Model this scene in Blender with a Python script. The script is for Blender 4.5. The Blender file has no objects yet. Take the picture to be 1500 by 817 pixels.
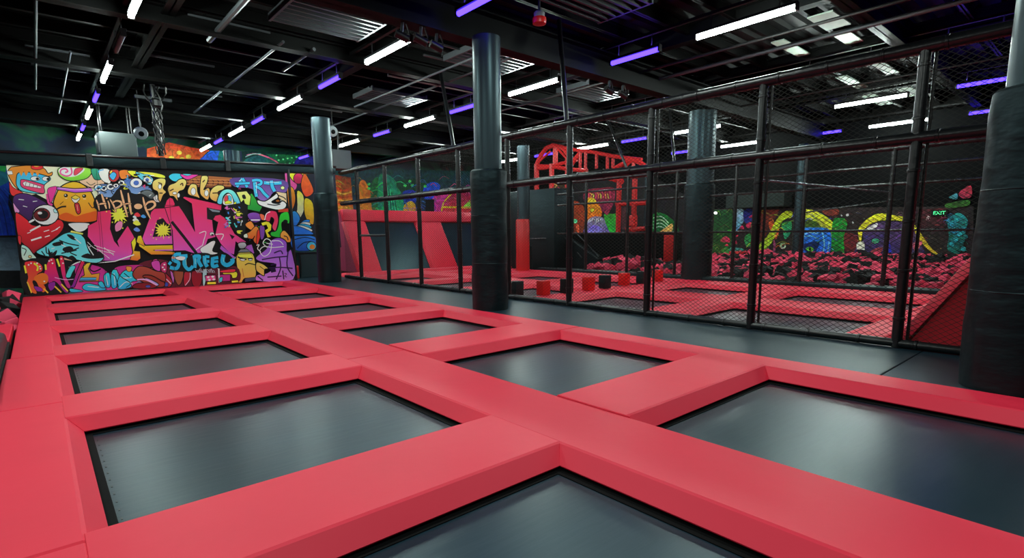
import bpy, bmesh, math, random
from mathutils import Vector, Matrix, noise
from mathutils.geometry import tessellate_polygon
random.seed(11)
scene = bpy.context.scene
COL = scene.collection
PI = math.pi

# ------------------------------------------------------------------ survey of the place
# The camera of the photograph was solved from the floor grid; these helpers turn a
# direction of view into a point on a real plane (floor, wall) of the room, in metres.
F, CX, CY, PITCH, YAW, ROLL, EYE = 789.2573, 750.0, 463.6653, .1521, .7179, -.0097, 1.5
_cp, _sp, _cy, _sy = math.cos(PITCH), math.sin(PITCH), math.cos(YAW), math.sin(YAW)
FW = Vector((_sy*_cp, _cy*_cp, -_sp)); RT0 = Vector((_cy, -_sy, 0)); UP0 = RT0.cross(FW)
RT = RT0*math.cos(ROLL)+UP0*math.sin(ROLL); UP = -RT0*math.sin(ROLL)+UP0*math.cos(ROLL)
def ray(u, v): return RT*((u-CX)/F)+UP*((CY-v)/F)+FW
def on_z(u, v, z=0.): d = ray(u, v); return d*((z-EYE)/d.z)+Vector((0, 0, EYE))
def on_x(u, v, x): d = ray(u, v); return d*(x/d.x)+Vector((0, 0, EYE))
def on_y(u, v, y): d = ray(u, v); return d*(y/d.y)+Vector((0, 0, EYE))

# ------------------------------------------------------------------ materials
def lin(c):
    r = []
    for v in c[:3]:
        v = v/255.
        r.append(v/12.92 if v <= .04045 else ((v+.055)/1.055)**2.4)
    return tuple(r)+(1.,)
def mat(name, rgb, rough=.5, metal=0., spec=.5, bump=0., bscale=30., var=0., vscale=3., stretch=None, coat=0.):
    m = bpy.data.materials.new(name); m.use_nodes = True
    nt = m.node_tree; b = nt.nodes['Principled BSDF']
    col = lin(rgb)
    b.inputs['Base Color'].default_value = col
    b.inputs['Roughness'].default_value = rough
    b.inputs['Metallic'].default_value = metal
    b.inputs['Specular IOR Level'].default_value = spec
    if coat: b.inputs['Coat Weight'].default_value = coat; b.inputs['Coat Roughness'].default_value = .25
    tc = nt.nodes.new('ShaderNodeTexCoord'); src = tc.outputs['Object']
    if stretch:
        mp = nt.nodes.new('ShaderNodeMapping'); mp.inputs['Scale'].default_value = stretch
        nt.links.new(src, mp.inputs[0]); src = mp.outputs[0]
    if bump:
        n = nt.nodes.new('ShaderNodeTexNoise'); n.inputs['Scale'].default_value = bscale; n.inputs['Detail'].default_value = 3
        nt.links.new(src, n.inputs['Vector'])
        bp = nt.nodes.new('ShaderNodeBump'); bp.inputs['Strength'].default_value = bump; bp.inputs['Distance'].default_value = .02
        nt.links.new(n.outputs[0], bp.inputs['Height']); nt.links.new(bp.outputs[0], b.inputs['Normal'])
    if var:
        n2 = nt.nodes.new('ShaderNodeTexNoise'); n2.inputs['Scale'].default_value = vscale; n2.inputs['Detail'].default_value = 4
        nt.links.new(src, n2.inputs['Vector'])
        mx = nt.nodes.new('ShaderNodeMix'); mx.data_type = 'RGBA'
        mx.inputs[6].default_value = tuple(c*(1-var) for c in col[:3])+(1,)
        mx.inputs[7].default_value = tuple(min(1, c*(1+var)) for c in col[:3])+(1,)
        nt.links.new(n2.outputs[0], mx.inputs[0]); nt.links.new(mx.outputs[2], b.inputs['Base Color'])
    return m
def emis(name, rgb, strength):
    m = bpy.data.materials.new(name); m.use_nodes = True
    nt = m.node_tree; nt.nodes.remove(nt.nodes['Principled BSDF'])
    e = nt.nodes.new('ShaderNodeEmission'); e.inputs[0].default_value = tuple(rgb)+(1,); e.inputs[1].default_value = strength
    nt.links.new(e.outputs[0], nt.nodes['Material Output'].inputs[0]); return m
def paint(name, rough=.5, added_glow=0., mottled=0., chroma=0.):
    m = bpy.data.materials.new(name); m.use_nodes = True
    nt = m.node_tree; b = nt.nodes['Principled BSDF']; b.inputs['Roughness'].default_value = rough
    b.inputs['Specular IOR Level'].default_value = .3
    a = nt.nodes.new('ShaderNodeVertexColor'); a.layer_name = 'Col'; out = a.outputs[0]
    if mottled:
        tc = nt.nodes.new('ShaderNodeTexCoord')
        n = nt.nodes.new('ShaderNodeTexNoise'); n.inputs['Scale'].default_value = 4.; n.inputs['Detail'].default_value = 6; n.inputs['Distortion'].default_value = 1.5
        nt.links.new(tc.outputs['Object'], n.inputs['Vector'])
        r = nt.nodes.new('ShaderNodeMapRange'); r.inputs[1].default_value = .3; r.inputs[2].default_value = .7
        r.inputs[3].default_value = 1-mottled; r.inputs[4].default_value = 1+mottled*.6
        nt.links.new(n.outputs[0], r.inputs[0])
        mx = nt.nodes.new('ShaderNodeVectorMath'); mx.operation = 'SCALE'
        nt.links.new(out, mx.inputs[0]); nt.links.new(r.outputs[0], mx.inputs['Scale']); out = mx.outputs[0]
    if chroma:
        n3 = nt.nodes.new('ShaderNodeTexNoise'); n3.inputs['Scale'].default_value = 1.6; n3.inputs['Detail'].default_value = 5; n3.inputs['Distortion'].default_value = 2.
        nt.links.new(tc.outputs['Object'], n3.inputs['Vector'])
        mm = nt.nodes.new('ShaderNodeMix'); mm.data_type = 'RGBA'; mm.blend_type = 'OVERLAY'; mm.inputs[0].default_value = chroma
        nt.links.new(out, mm.inputs[6]); nt.links.new(n3.outputs['Color'], mm.inputs[7]); out = mm.outputs[2]
    nt.links.new(out, b.inputs['Base Color'])
    if added_glow:
        nt.links.new(out, b.inputs['Emission Color']); b.inputs['Emission Strength'].default_value = added_glow  # added self-glow brightens the painting, though paint is no lamp
    return m
def nebula(name, stops, scale=.5, dist=1.2, rough=.7):
    m = bpy.data.materials.new(name); m.use_nodes = True
    nt = m.node_tree; b = nt.nodes['Principled BSDF']; b.inputs['Roughness'].default_value = rough
    tc = nt.nodes.new('ShaderNodeTexCoord'); n = nt.nodes.new('ShaderNodeTexNoise')
    n.inputs['Scale'].default_value = scale; n.inputs['Detail'].default_value = 5; n.inputs['Distortion'].default_value = dist
    nt.links.new(tc.outputs['Object'], n.inputs['Vector'])
    r = nt.nodes.new('ShaderNodeValToRGB'); cr = r.color_ramp
    while len(cr.elements) < len(stops): cr.elements.new(.5)
    for e, (p, c) in zip(cr.elements, stops): e.position = p; e.color = lin(c)
    nt.links.new(n.outputs[0], r.inputs[0]); nt.links.new(r.outputs[0], b.inputs['Base Color'])
    return m

M = dict(
 red=mat('red_vinyl', (233, 38, 68), .5, spec=.4, bump=.10, bscale=5., var=.07, vscale=1.2),
 red2=mat('deep_red_vinyl', (205, 20, 42), .5, bump=.10, bscale=5., var=.06),
 bed=mat('trampoline_mesh', (17, 40, 52), .33, spec=.42, bump=.07, bscale=9., var=.45, vscale=1.2, stretch=(.35, 2.2, 1)),
 web=mat('black_webbing', (6, 6, 7), .8, spec=.15),
 stitch=mat('grey_stitching', (78, 84, 86), .7),
 walk=mat('black_walkway_vinyl', (26, 43, 53), .4, spec=.42, bump=.15, bscale=2.5, var=.2, vscale=.8),
 vinyl=mat('black_vinyl', (13, 19, 22), .46, spec=.42, bump=.9, bscale=2.6, var=.15, stretch=(1, 1, 2.4)),
 shaft=mat('grey_column_paint', (40, 48, 53), .36, bump=.05, bscale=8., var=.1),
 pipe=mat('black_padded_pipe', (15, 17, 20), .3, spec=.6, bump=.25, bscale=14.),
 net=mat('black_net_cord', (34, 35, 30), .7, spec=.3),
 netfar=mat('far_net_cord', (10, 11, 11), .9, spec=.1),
 steel=mat('dark_steel', (12, 12, 13), .42, metal=.0, spec=.6, var=.2),
 deck=mat('black_ceiling_deck', (13, 14, 14), .55, spec=.2, var=.3),
 joist=mat('black_joist_paint', (4, 4, 4), .5, spec=.14, var=.3),
 cond=mat('grey_conduit', (95, 100, 104), .35, metal=.7),
 black=mat('flat_black', (10, 10, 11), .8),
 wall=mat('black_wall_paint', (9, 11, 12), .8, spec=.12, var=.2),
 floor=mat('dark_floor', (20, 20, 22), .7, var=.2),
 grey=mat('grey_box_paint', (96, 108, 108), .5, var=.1),
 soffit=mat('dim_grey_paint', (52, 60, 58), .8, spec=.1),
 pale=mat('lit_joist_pale', (165, 185, 170), .7, var=.15),  # pale colour put in for tube light on the joists
 pinkf=mat('pink_foam', (242, 72, 106), .8, bump=.2, bscale=20.),
 blackf=mat('black_foam', (15, 16, 18), .85, bump=.2, bscale=20.),
 redst=mat('red_padded_steel', (205, 30, 32), .45, bump=.2, bscale=18.),
 redplastic=mat('red_plastic', (225, 30, 28), .35),
 white=emis('white_tube', (.84, 1., .93), 118.),
 violet=emis('violet_tube', (.045, .022, 1.), 7.),
 off=mat('unlit_tube', (120, 125, 140), .3),
 housing=mat('tube_housing', (40, 42, 46), .4),
 exitg=emis('exit_green', (.1, 1., .35), 1.6),
 fabric=mat('dusky_pink_fabric', (190, 62, 100), .7, bump=.4, bscale=2.5, var=.15),
 lens=mat('speaker_grille', (150, 160, 165), .5),
)

for k in ('bed', 'walk', 'vinyl', 'shaft'): M[k].node_tree.nodes['Principled BSDF'].inputs['Specular Tint'].default_value = (.55, .9, 1., 1)
# ------------------------------------------------------------------ object helpers
def link(name, me, m, parent=None, loc=None):
    o = bpy.data.objects.new(name, me); COL.objects.link(o)
    for x in (m if isinstance(m, (list, tuple)) else [m]):
        if x is not None: me.materials.append(x)
    if loc is not None: o.location = loc
    if parent is not None: o.parent = parent
    return o
def wloc(o):
    v = Vector(o.location)
    while o.parent is not None: o = o.parent; v += o.location
    return v
def obj(name, bm, m, parent=None, smooth=False, base=True):
    """one mesh object; its origin goes to the middle of its base (relative to the parent)"""
    bmesh.ops.recalc_face_normals(bm, faces=bm.faces)
    vs = [v.co for v in bm.verts]
    c = Vector(((min(v.x for v in vs)+max(v.x for v in vs))/2, (min(v.y for v in vs)+max(v.y for v in vs))/2, min(v.z for v in vs)))
    for v in bm.verts: v.co -= c
    me = bpy.data.meshes.new(name); bm.to_mesh(me); bm.free()
    if smooth:
        for p in me.polygons: p.use_smooth = True
        try: me.set_sharp_from_angle(angle=math.radians(40))
        except Exception: pass
    if parent is not None: c = c - wloc(parent)
    return link(name, me, m, parent, c)
def tag(o, label, cat, group=None, kind=None):
    if label: o['label'] = label
    if cat: o['category'] = cat
    if group: o['group'] = group
    if kind: o['kind'] = kind
    return o
def thing(name, label, cat, loc=(0, 0, 0), group=None):
    o = bpy.data.objects.new(name, None); COL.objects.link(o); o.location = loc; o.empty_display_size = .2
    return tag(o, label, cat, group)
def struct(name, bm, m, smooth=False, parent=None):
    o = obj(name, bm, m, parent, smooth); o['kind'] = 'structure'; return o
def bx(bm, x0, x1, y0, y1, z0, z1):
    v = [bm.verts.new(p) for p in ((x0,y0,z0),(x1,y0,z0),(x1,y1,z0),(x0,y1,z0),(x0,y0,z1),(x1,y0,z1),(x1,y1,z1),(x0,y1,z1))]
    for f in ((0,3,2,1),(4,5,6,7),(0,1,5,4),(1,2,6,5),(2,3,7,6),(3,0,4,7)): bm.faces.new([v[i] for i in f])
    return v
def box(x0, x1, y0, y1, z0, z1, bev=0., seg=2):
    bm = bmesh.new(); bx(bm, x0, x1, y0, y1, z0, z1)
    if bev: bmesh.ops.bevel(bm, geom=bm.edges[:], offset=bev, segments=seg, profile=.5, affect='EDGES')
    return bm
def hexa(pts, bev=0., bm=None, seg=2):
    """eight corners, bottom ring then top ring"""
    own = bmesh.new()
    v = [own.verts.new(p) for p in pts]
    for f in ((0,3,2,1),(4,5,6,7),(0,1,5,4),(1,2,6,5),(2,3,7,6),(3,0,4,7)): own.faces.new([v[i] for i in f])
    bmesh.ops.recalc_face_normals(own, faces=own.faces)
    if bev: bmesh.ops.bevel(own, geom=own.edges[:], offset=bev, segments=seg, profile=.5, affect='EDGES')
    if bm is None: return own
    me = bpy.data.meshes.new('t'); own.to_mesh(me); own.free(); bm.from_mesh(me); bpy.data.meshes.remove(me); return bm
def frame_of(d):
    d = d.normalized(); a = Vector((0, 0, 1)) if abs(d.z) < .9 else Vector((1, 0, 0))
    x = d.cross(a).normalized(); return x, d.cross(x).normalized()
def tube(bm, pts, r, n=8, cap=True):
    pts = [Vector(p) for p in pts]; rings = []
    for i, p in enumerate(pts):
        d = (pts[min(i+1, len(pts)-1)]-pts[max(i-1, 0)])
        x, y = frame_of(d); rr = r[i] if isinstance(r, (list, tuple)) else r
        rings.append([bm.verts.new(p+(x*math.cos(2*PI*k/n)+y*math.sin(2*PI*k/n))*rr) for k in range(n)])
    for a, b in zip(rings, rings[1:]):
        for k in range(n): bm.faces.new((a[k], a[(k+1) % n], b[(k+1) % n], b[k]))
    if cap: bm.faces.new(rings[0][::-1]); bm.faces.new(rings[-1])
    return bm
def tubes(pts, r, n=8): return tube(bmesh.new(), pts, r, n)
def lathe(bm, cx, cy, prof, n=32, wob=0.):
    rings = []
    for r, z in prof:
        rings.append([bm.verts.new((cx+math.cos(2*PI*k/n)*(r+wob*noise.noise(Vector((math.cos(2*PI*k/n)*2, math.sin(2*PI*k/n)*2+cx, z*3.)))),
                                    cy+math.sin(2*PI*k/n)*(r+wob*noise.noise(Vector((math.cos(2*PI*k/n)*2, math.sin(2*PI*k/n)*2+cx, z*3.)))), z)) for k in range(n)])
    for a, b in zip(rings, rings[1:]):
        for k in range(n): bm.faces.new((a[k], a[(k+1) % n], b[(k+1) % n], b[k]))
    bm.faces.new(rings[0][::-1]); bm.faces.new(rings[-1]); return bm

# ------------------------------------------------------------------ flat painted pictures
class Picture:
    """layers of flat shapes lying on one plane, one mesh, colour in a vertex attribute"""
    def __init__(s, place, normal, step=.00013):
        s.gain = 1.75; s.pw = 1.; s.place = place; s.n = Vector(normal); s.step = step; s.k = 0; s.v = []; s.f = []; s.c = []
    def _put(s, pts, colf):
        ps = [s.place(*p) for p in pts]; off = s.n*(s.step*s.k); s.k += 1
        return [p+off for p in ps], [colf(p) for p in pts]
    def fill(s, pts, col, col2=None, smooth=True, line=0, lcol=(12, 12, 14)):
        if smooth: pts = catmull(pts)
        ys = [p[1] for p in pts]; a, b = min(ys), max(ys)
        c1, c2 = lin(col), lin(col2 or col)
        cf = lambda p: tuple(c1[i]+(c2[i]-c1[i])*(max(0, (p[1]-a)/(b-a+1e-6))**s.pw) for i in range(4))
        P, C = s._put(pts, cf); base = len(s.v)
        tris = tessellate_polygon([[Vector((p[0], p[1], 0)) for p in pts]])
        s.v += P; s.c += C; s.f += [tuple(base+i for i in t) for t in tris]
        if line: s.stroke(pts+[pts[0]], line, lcol, False)
    def stroke(s, pts, w, col, smooth=True, taper=False):
        if smooth and len(pts) > 2: pts = catmull(pts, False)
        c = lin(col); off = s.n*(s.step*s.k); s.k += 1; base = len(s.v); n = len(pts)
        for i, p in enumerate(pts):
            q0, q1 = pts[max(i-1, 0)], pts[min(i+1, n-1)]
            dx, dy = q1[0]-q0[0], q1[1]-q0[1]; L = math.hypot(dx, dy) or 1
            ww = w*.5*((.35+.65*math.sin(PI*(i+.5)/n)) if taper else 1)
            for sg in (1, -1):
                s.v.append(s.place(p[0]-dy/L*ww*sg, p[1]+dx/L*ww*sg)+off); s.c.append(c)
        for i in range(n-1):
            a = base+2*i; s.f.append((a, a+1, a+3, a+2))
    def oval(s, cx, cy, rx, ry, col, col2=None, line=0, rot=0):
        pts = []
        for k in range(18):
            a = 2*PI*k/18; x, y = rx*math.cos(a), ry*math.sin(a)
            pts.append((cx+x*math.cos(rot)-y*math.sin(rot), cy+x*math.sin(rot)+y*math.cos(rot)))
        s.fill(pts, col, col2, False, line)
    def splat(s, cx, cy, r, col, n=26, seed=0):
        rg = random.Random(seed); pts = []
        for k in range(n):
            a = 2*PI*k/n; rr = r*(1+.45*rg.random() if k % 2 else .55+.25*rg.random()); pts.append((cx+rr*math.cos(a), cy+rr*math.sin(a)))
        s.fill(pts, col, None, False)
        for k in range(9):
            a = rg.random()*2*PI; d = r*(1.2+.7*rg.random()); s.oval(cx+d*math.cos(a), cy+d*math.sin(a), r*.09, r*.09, col)
    def build(s, name, m, parent=None):
        me = bpy.data.meshes.new(name)
        c = sum(s.v, Vector())/len(s.v)
        c.z = min(v.z for v in s.v)
        me.from_pydata([tuple(v-c) for v in s.v], [], s.f)
        at = me.color_attributes.new('Col', 'FLOAT_COLOR', 'POINT')
        for i, col in enumerate(s.c): at.data[i].color = (min(.95, col[0]*s.gain), min(.95, col[1]*s.gain), min(.95, col[2]*s.gain), 1)
        if parent is not None: c = c-parent.location
        return link(name, me, m, parent, c)
def catmull(pts, closed=True, k=4):
    n = len(pts); out = []
    rng = range(n) if closed else range(n-1)
    for i in rng:
        if closed: p0, p1, p2, p3 = pts[i-1], pts[i], pts[(i+1) % n], pts[(i+2) % n]
        else: p0, p1, p2, p3 = pts[max(i-1, 0)], pts[i], pts[i+1], pts[min(i+2, n-1)]
        for j in range(k):
            t = j/k; t2, t3 = t*t, t*t*t
            out.append(tuple(.5*((2*p1[q])+(-p0[q]+p2[q])*t+(2*p0[q]-5*p1[q]+4*p2[q]-p3[q])*t2+(-p0[q]+3*p1[q]-3*p2[q]+p3[q])*t3) for q in (0, 1)))
    if not closed: out.append(tuple(pts[-1]))
    return out

# ------------------------------------------------------------------ camera
cam = bpy.data.cameras.new('camera'); co = bpy.data.objects.new('camera', cam); COL.objects.link(co)
cam.sensor_fit = 'HORIZONTAL'; cam.sensor_width = 36.; cam.lens = F/1500*36.
cam.shift_y = (CY-408.5)/1500.; cam.clip_start = .05; cam.clip_end = 200
co.matrix_world = Matrix(((RT.x, UP.x, -FW.x, 0), (RT.y, UP.y, -FW.y, 0), (RT.z, UP.z, -FW.z, EYE), (0, 0, 0, 1)))
scene.camera = co
scene.view_settings.view_transform = 'Standard'; scene.view_settings.look = 'None'
scene.view_settings.exposure = .2; scene.view_settings.gamma = 1.
w = bpy.data.worlds.new('world'); scene.world = w; w.use_nodes = True
w.node_tree.nodes['Background'].inputs[0].default_value = (.02, .025, .03, 1); w.node_tree.nodes['Background'].inputs[1].default_value = .3
scene.cycles.max_bounces = 6; scene.cycles.diffuse_bounces = 4; scene.cycles.glossy_bounces = 3
scene.cycles.sample_clamp_indirect = 6.; scene.cycles.caustics_reflective = False
scene.cycles.use_denoising = True
# ------------------------------------------------------------------ room shell
XL, XR, YF, YB, ZC, ZF = -9., 26.6, -8., 30.6, 6.3, -.75
struct('floor', box(XL, XR, YF, YB, ZF-.1, ZF), M['floor'])
struct('wall_back', box(XL, XR, YB, YB+.2, ZF, ZC+.2), nebula('back_wall_paint', [(.25, (12, 16, 22)), (.42, (16, 40, 70)), (.5, (20, 90, 60)), (.58, (20, 26, 40)), (.68, (130, 40, 24)), (.8, (60, 24, 60))], .35))
struct('wall_right', box(XR, XR+.2, YF, YB, ZF, ZC+.2), M['wall'])
struct('wall_left', box(XL-.2, XL, YF, YB, ZF, ZC+.2), M['wall'])
struct('wall_front', box(XL, XR, YF-.2, YF, ZF, ZC+.2), M['wall'])
bm = bmesh.new()                                    # ribbed deck: a folded sheet running along x
prof = []; y = YF
while y < YB:
    prof += [(y, ZC), (y+.16, ZC), (y+.2, ZC+.09), (y+.36, ZC+.09)]; y += .4
a = [bm.verts.new((XL, p[0], p[1])) for p in prof]; b = [bm.verts.new((XR, p[0], p[1])) for p in prof]
for i in range(len(prof)-1): bm.faces.new((a[i], a[i+1], b[i+1], b[i]))
ceiling = struct('ceiling', bm, M['deck'])
def ibeam(axis, c, z0, h, wd, a0, a1):
    bm = bmesh.new(); t = .03
    for (p0, p1, q0, q1) in ((c-wd/2, c+wd/2, z0, z0+t), (c-wd/2, c+wd/2, z0+h-t, z0+h), (c-.015, c+.015, z0, z0+h)):
        if axis == 'x': bx(bm, a0, a1, p0, p1, q0, q1)
        else: bx(bm, p0, p1, a0, a1, q0, q1)
    return bm
for y, z0, h in ((-.3, 5.6, .4), (8.95, 5.2, .6), (17.6, 5.65, .4), (26.4, 5.65, .4)): obj('girder', ibeam('x', y, z0, h, .36, XL, XR), M['joist'], ceiling)
for y in (4.0, 13.1, 21.8): obj('girder', ibeam('x', y, 5.66, .35, .26, XL, XR), M['joist'], ceiling)
for x in (-2.35, 2.45, 6.85, 11.9, 16.05, 20.6, 25.3): obj('cross_beam', ibeam('y', x, 5.85, .4, .24, YF, YB), M['joist'], ceiling)
y = -5.
while y < YB:
    obj('joist', ibeam('x', y, 6.02, .26, .1, XL, XR), M['joist'], ceiling); y += 1.12

# ------------------------------------------------------------------ floor pads and beds
ORD = ['nearest', 'second', 'third', 'fourth', 'fifth', 'sixth', 'seventh']
SL = .115
def pad(x0, x1, y0, y1, s, m, label, group, z=0., d=.125, bev=.012):
    """top face x0..x1, y0..y1; s = how far each side leans outwards at the bottom (x0, x1, y0, y1)"""
    bm = hexa([(x0-s[0], y0-s[2], z-d), (x1+s[1], y0-s[2], z-d), (x1+s[1], y1+s[3], z-d), (x0-s[0], y1+s[3], z-d),
               (x0, y0, z), (x1, y0, z), (x1, y1, z), (x0, y1, z)], bev, None, 1)
    return tag(obj('safety_pad', bm, m, None, False), label, 'pad', group)
def bed(x0, x1, y0, y1, label, group, z=-.155):
    t = thing('trampoline_bed', label, 'trampoline', ((x0+x1)/2, (y0+y1)/2, z-.02), group)
    bm = bmesh.new(); nx, ny = 10, 10
    g = [[bm.verts.new((x0+.1+(x1-x0-.2)*i/nx, y0+.1+(y1-y0-.2)*j/ny, z-.012*math.sin(PI*i/nx)*math.sin(PI*j/ny))) for j in range(ny+1)] for i in range(nx+1)]
    for i in range(nx):
        for j in range(ny): bm.faces.new((g[i][j], g[i+1][j], g[i+1][j+1], g[i][j+1]))
    obj('jump_mat', bm, M['bed'], t, True)
    bm = bmesh.new()
    for r in ((x0, x1, y0, y0+.1), (x0, x1, y1-.1, y1), (x0, x0+.1, y0+.1, y1-.1), (x1-.1, x1, y0+.1, y1-.1)): bx(bm, r[0], r[1], r[2], r[3], z-.012, z+.006)
    ew = obj('edge_webbing', bm, M['web'], t)
    bm = bmesh.new(); yy = y0+.2
    while yy < y1-.2:
        bx(bm, x0+.115, x0+.125, yy, yy+.03, z-.004, z+.003); yy += .14
    obj('edge_stitching', bm, M['stitch'], ew)
    return t
XL1, XL2, XS1, XS2, XR1, XR2 = -.42, .03, 2.72, 3.52, 6.06, 6.53
NEAR = [2.6, 5.79, 9.02, 12.22, 15.5]; WID = [.80, .84, .86, .72, .86]
ENDY = 18.5
G1, G2 = 'red pads of the near court', 'trampoline beds of the near court'
SIDE = {'left': 'left', 'right': 'right'}
# spine, left edge, right edge
spine_cuts = [-.8, 6.2, 12.5, 18.92]
for i in range(3):
    pad(XS1, XS2, spine_cuts[i]+.004, spine_cuts[i+1]-.004, (SL, SL, 0, 0), M['red'],
        'wide red centre spine pad between the two lanes, '+['closest to the camera', 'middle length', 'ending at the graffiti wall'][i], G1)
for i, (a, b, wl) in enumerate(((-.8, 3.3, -.5), (3.3, 6.4, -.43), (6.4, 9.2, -.44), (9.2, 13.1, -.4), (13.1, 18.92, -.4))):
    pad(wl, XL2, a+.006, b-.006, (0, SL, 0, 0), M['red'], 'red pad along the near court left edge, '+ORD[i]+' of five from the camera', G1)
for i, (a, b) in enumerate(((-1.5, 5.8), (5.8, 12.4), (12.4, 18.92))):
    pad(XR1, XR2, a+.004, b-.004, (SL, 0, 0, 0), M['red'], 'narrow red pad beside the black walkway, '+ORD[i]+' of three from the camera', G1)
pad(-.95, -.46, 10.95, 13.1, (0, 0, 0, 0), M['red'], 'short red pad to the left of the edge pads, between black block and foam cubes', G1)
for lane, (a, b) in (('left', (XL2, XS1)), ('right', (XS2, XR1))):
    for i, (y, wd) in enumerate(zip(NEAR, WID)):
        lift = .012 if lane == 'right' else .002
        pad(a-.012, b+.012, y, y+wd, (-SL, -SL, SL, SL), M['red'],
            'red cross pad in the near court %s lane, %s from the camera' % (lane, ORD[i]), G1, z=lift, d=.125+lift)
    pad(a-.012, b+.012, ENDY, 18.92, (-SL, -SL, SL, 0), M['red'], 'red end pad of the %s lane at the foot of the graffiti wall' % lane, G1, z=.004)
    edges = [-.9]+[v for y, wd in zip(NEAR, WID) for v in (y, y+wd)]+[ENDY]
    for i in range(6):
        y0, y1 = edges[2*i], edges[2*i+1]
        bed(a+.06, b-.06, y0+.04, y1-.04, 'black trampoline bed in the %s lane, %s' % (lane, ['closest to the camera', 'second row from the camera', 'third row from the camera', 'fourth row from the camera', 'fifth row from the camera', 'last row before the graffiti wall'][i]), G2)

# walkway deck between the near court and the fence
struct('floor', box(XR2+.01, 8.42, -2., 1.6, -.5, -.01, .01), M['walk'])
struct('floor', box(XR2+.01, 8.42, 1.61, 23., -.5, -.01, .01), M['walk'])
struct('floor', box(XL2-.2, XR2+.01, 19.02, 23., -.5, -.01), M['walk'])
# dark bed frame decks hiding the pit below
# black block at left edge
t = thing('black_block', 'low black padded block at the left edge beside the red edge pads', 'block', (-.95, 8.5, -.02))
obj('cushion', hexa([(-1.5, 6.3, -.02), (-.46, 6.55, -.02), (-.46, 10.7, -.02), (-1.5, 10.9, -.02), (-1.5, 6.3, .34), (-.5, 6.6, .30), (-.475, 10.65, .16), (-1.5, 10.9, .3)], .04), M['vinyl'], t, True)
obj('deck', box(-1.6, -.45, 6.3, 10.92, -.6, -.021), M['black'], t)

# ------------------------------------------------------------------ padded columns
def column(x, y, label, r=.27, pr=.36, h=2.75, top=5.2, red=False):
    t = thing('padded_column', label, 'column', (x, y, -.01))
    obj('shaft', lathe(bmesh.new(), x, y, [(r, -.01), (r, top*.5), (r, top)], 32), M['shaft'], t, True)
    if h:
        pr_ = [(pr, -.008)]+[(pr+.004*(k % 2), h*k/14.) for k in range(1, 14)]+[(pr, h-.03), (pr-.03, h), (r+.01, h+.005)]
        pw = obj('pad_wrap', lathe(bmesh.new(), x, y, pr_, 40, .022), M['vinyl'], t, True)
        for z in (.92, 1.85): obj('wrap_seam', lathe(bmesh.new(), x, y, [(pr+.002, z), (pr+.007, z+.008), (pr+.002, z+.016)], 40, .022), M['vinyl'], pw, True)
    return t
column(6.9, .66, 'black padded column at the right edge of the photo, beside the walkway')
column(6.88, 8.55, 'black padded column standing mid-photo beside the near court')
column(7.25, 17.5, 'black padded column right of the graffiti wall', r=.29, pr=.37, h=2.86)
column(16.05, 9.25, 'wide dark column at the near side of the right foam pit', r=.42, pr=.46, h=3.0)
column(16.1, 17.6, 'grey column behind the net, left of the red steel frame', h=1.)
column(6.9, 26.4, 'grey column rising behind the top of the graffiti wall', r=.36, h=0)
column(25.3, on_x(1168, 350, 25.3).y, 'dark column in front of the far painted wall', r=.2, h=0)
column(25.3, 17.6, 'thin dark column far behind the red steel frame', r=.24, h=0)

# ------------------------------------------------------------------ the net fence
def net_bm(axis, c, a0, a1, z0, z1, cw, ch, r):
    """two sets of straight cords crossing in diamonds, clipped to the panel"""
    bm = bmesh.new(); s = ch/cw
    for sg in (1, -1):
        k = math.floor((-(z1-z0)/s)/cw)-1
        while True:
            st = a0+k*cw
            if st > a1+(z1-z0)/s: break
            # cord: a = st + t, z = z0 + t*s (sg 1) or z = z1 - t*s (sg -1)
            t0, t1 = max(0., a0-st), min((z1-z0)/s, a1-st); k += 1
            if t1-t0 < .02: continue
            p = []
            for t in (t0, t1):
                A = st+t; Z = z0+t*s if sg > 0 else z1-t*s
                p.append(Vector((c+sg*r*.4, A, Z)) if axis == 'y' else Vector((A, c+sg*r*.4, Z)))
            tube(bm, p, r, 3, False)
    return bm
def fence(label, x, ys, z0, rails, rp, rr, cw, ch, cord, netmat, ylo, yhi, slim=3, group=None):
    t = thing('net_fence', label, 'fence', (x, (ylo+yhi)/2, z0), group)
    zt = rails[-1]
    for i, y in enumerate(ys):
        pr_ = [(rp, z0)]; z = z0+.35
        while z < zt-.2:
            pr_ += [(rp, z), (rp+.009, z+.006), (rp+.009, z+.034), (rp, z+.04)]; z += .62
        obj('post', lathe(bmesh.new(), x, y, pr_+[(rp, zt-.02)], 14), M['pipe'], t, True)
        if i < slim: obj('slim_pole', tubes([(x+.05, y-.1, z0), (x+.05, y-.1, zt-.02)], .02, 8), M['pipe'], t, True)
    for k, z in enumerate(rails):
        pts, rad = [(x, ylo, z)], [rr[k]]; y = ylo+.3
        while y < yhi-.1:
            pts += [(x, y, z), (x, y+.006, z), (x, y+.034, z), (x, y+.04, z)]; rad += [rr[k], rr[k]+.009, rr[k]+.009, rr[k]]; y += .64
        obj('rail', tube(bmesh.new(), pts+[(x, yhi, z)], rad+[rr[k]], 14), M['pipe'], t, True)
    cut = [ylo]+list(ys)+[yhi]
    for a, b in zip(cut, cut[1:]):
        if b-a < .2: continue
        for lo, hi in zip(rails, rails[1:]):
            obj('net_panel', net_bm('y', x, a+.04, b-.04, lo, hi, cw, ch, cord), netmat, t)
    return t
FY = [1.89+1.93*k for k in range(9)]
near_fence = fence('tall black net fence on padded posts beside the walkway', 8.3, FY, 0., [.05, 2.62, 3.68], .062, [.055, .075, .08], .097, .063, .0034, M['net'], -1.2, 18.6)
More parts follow.
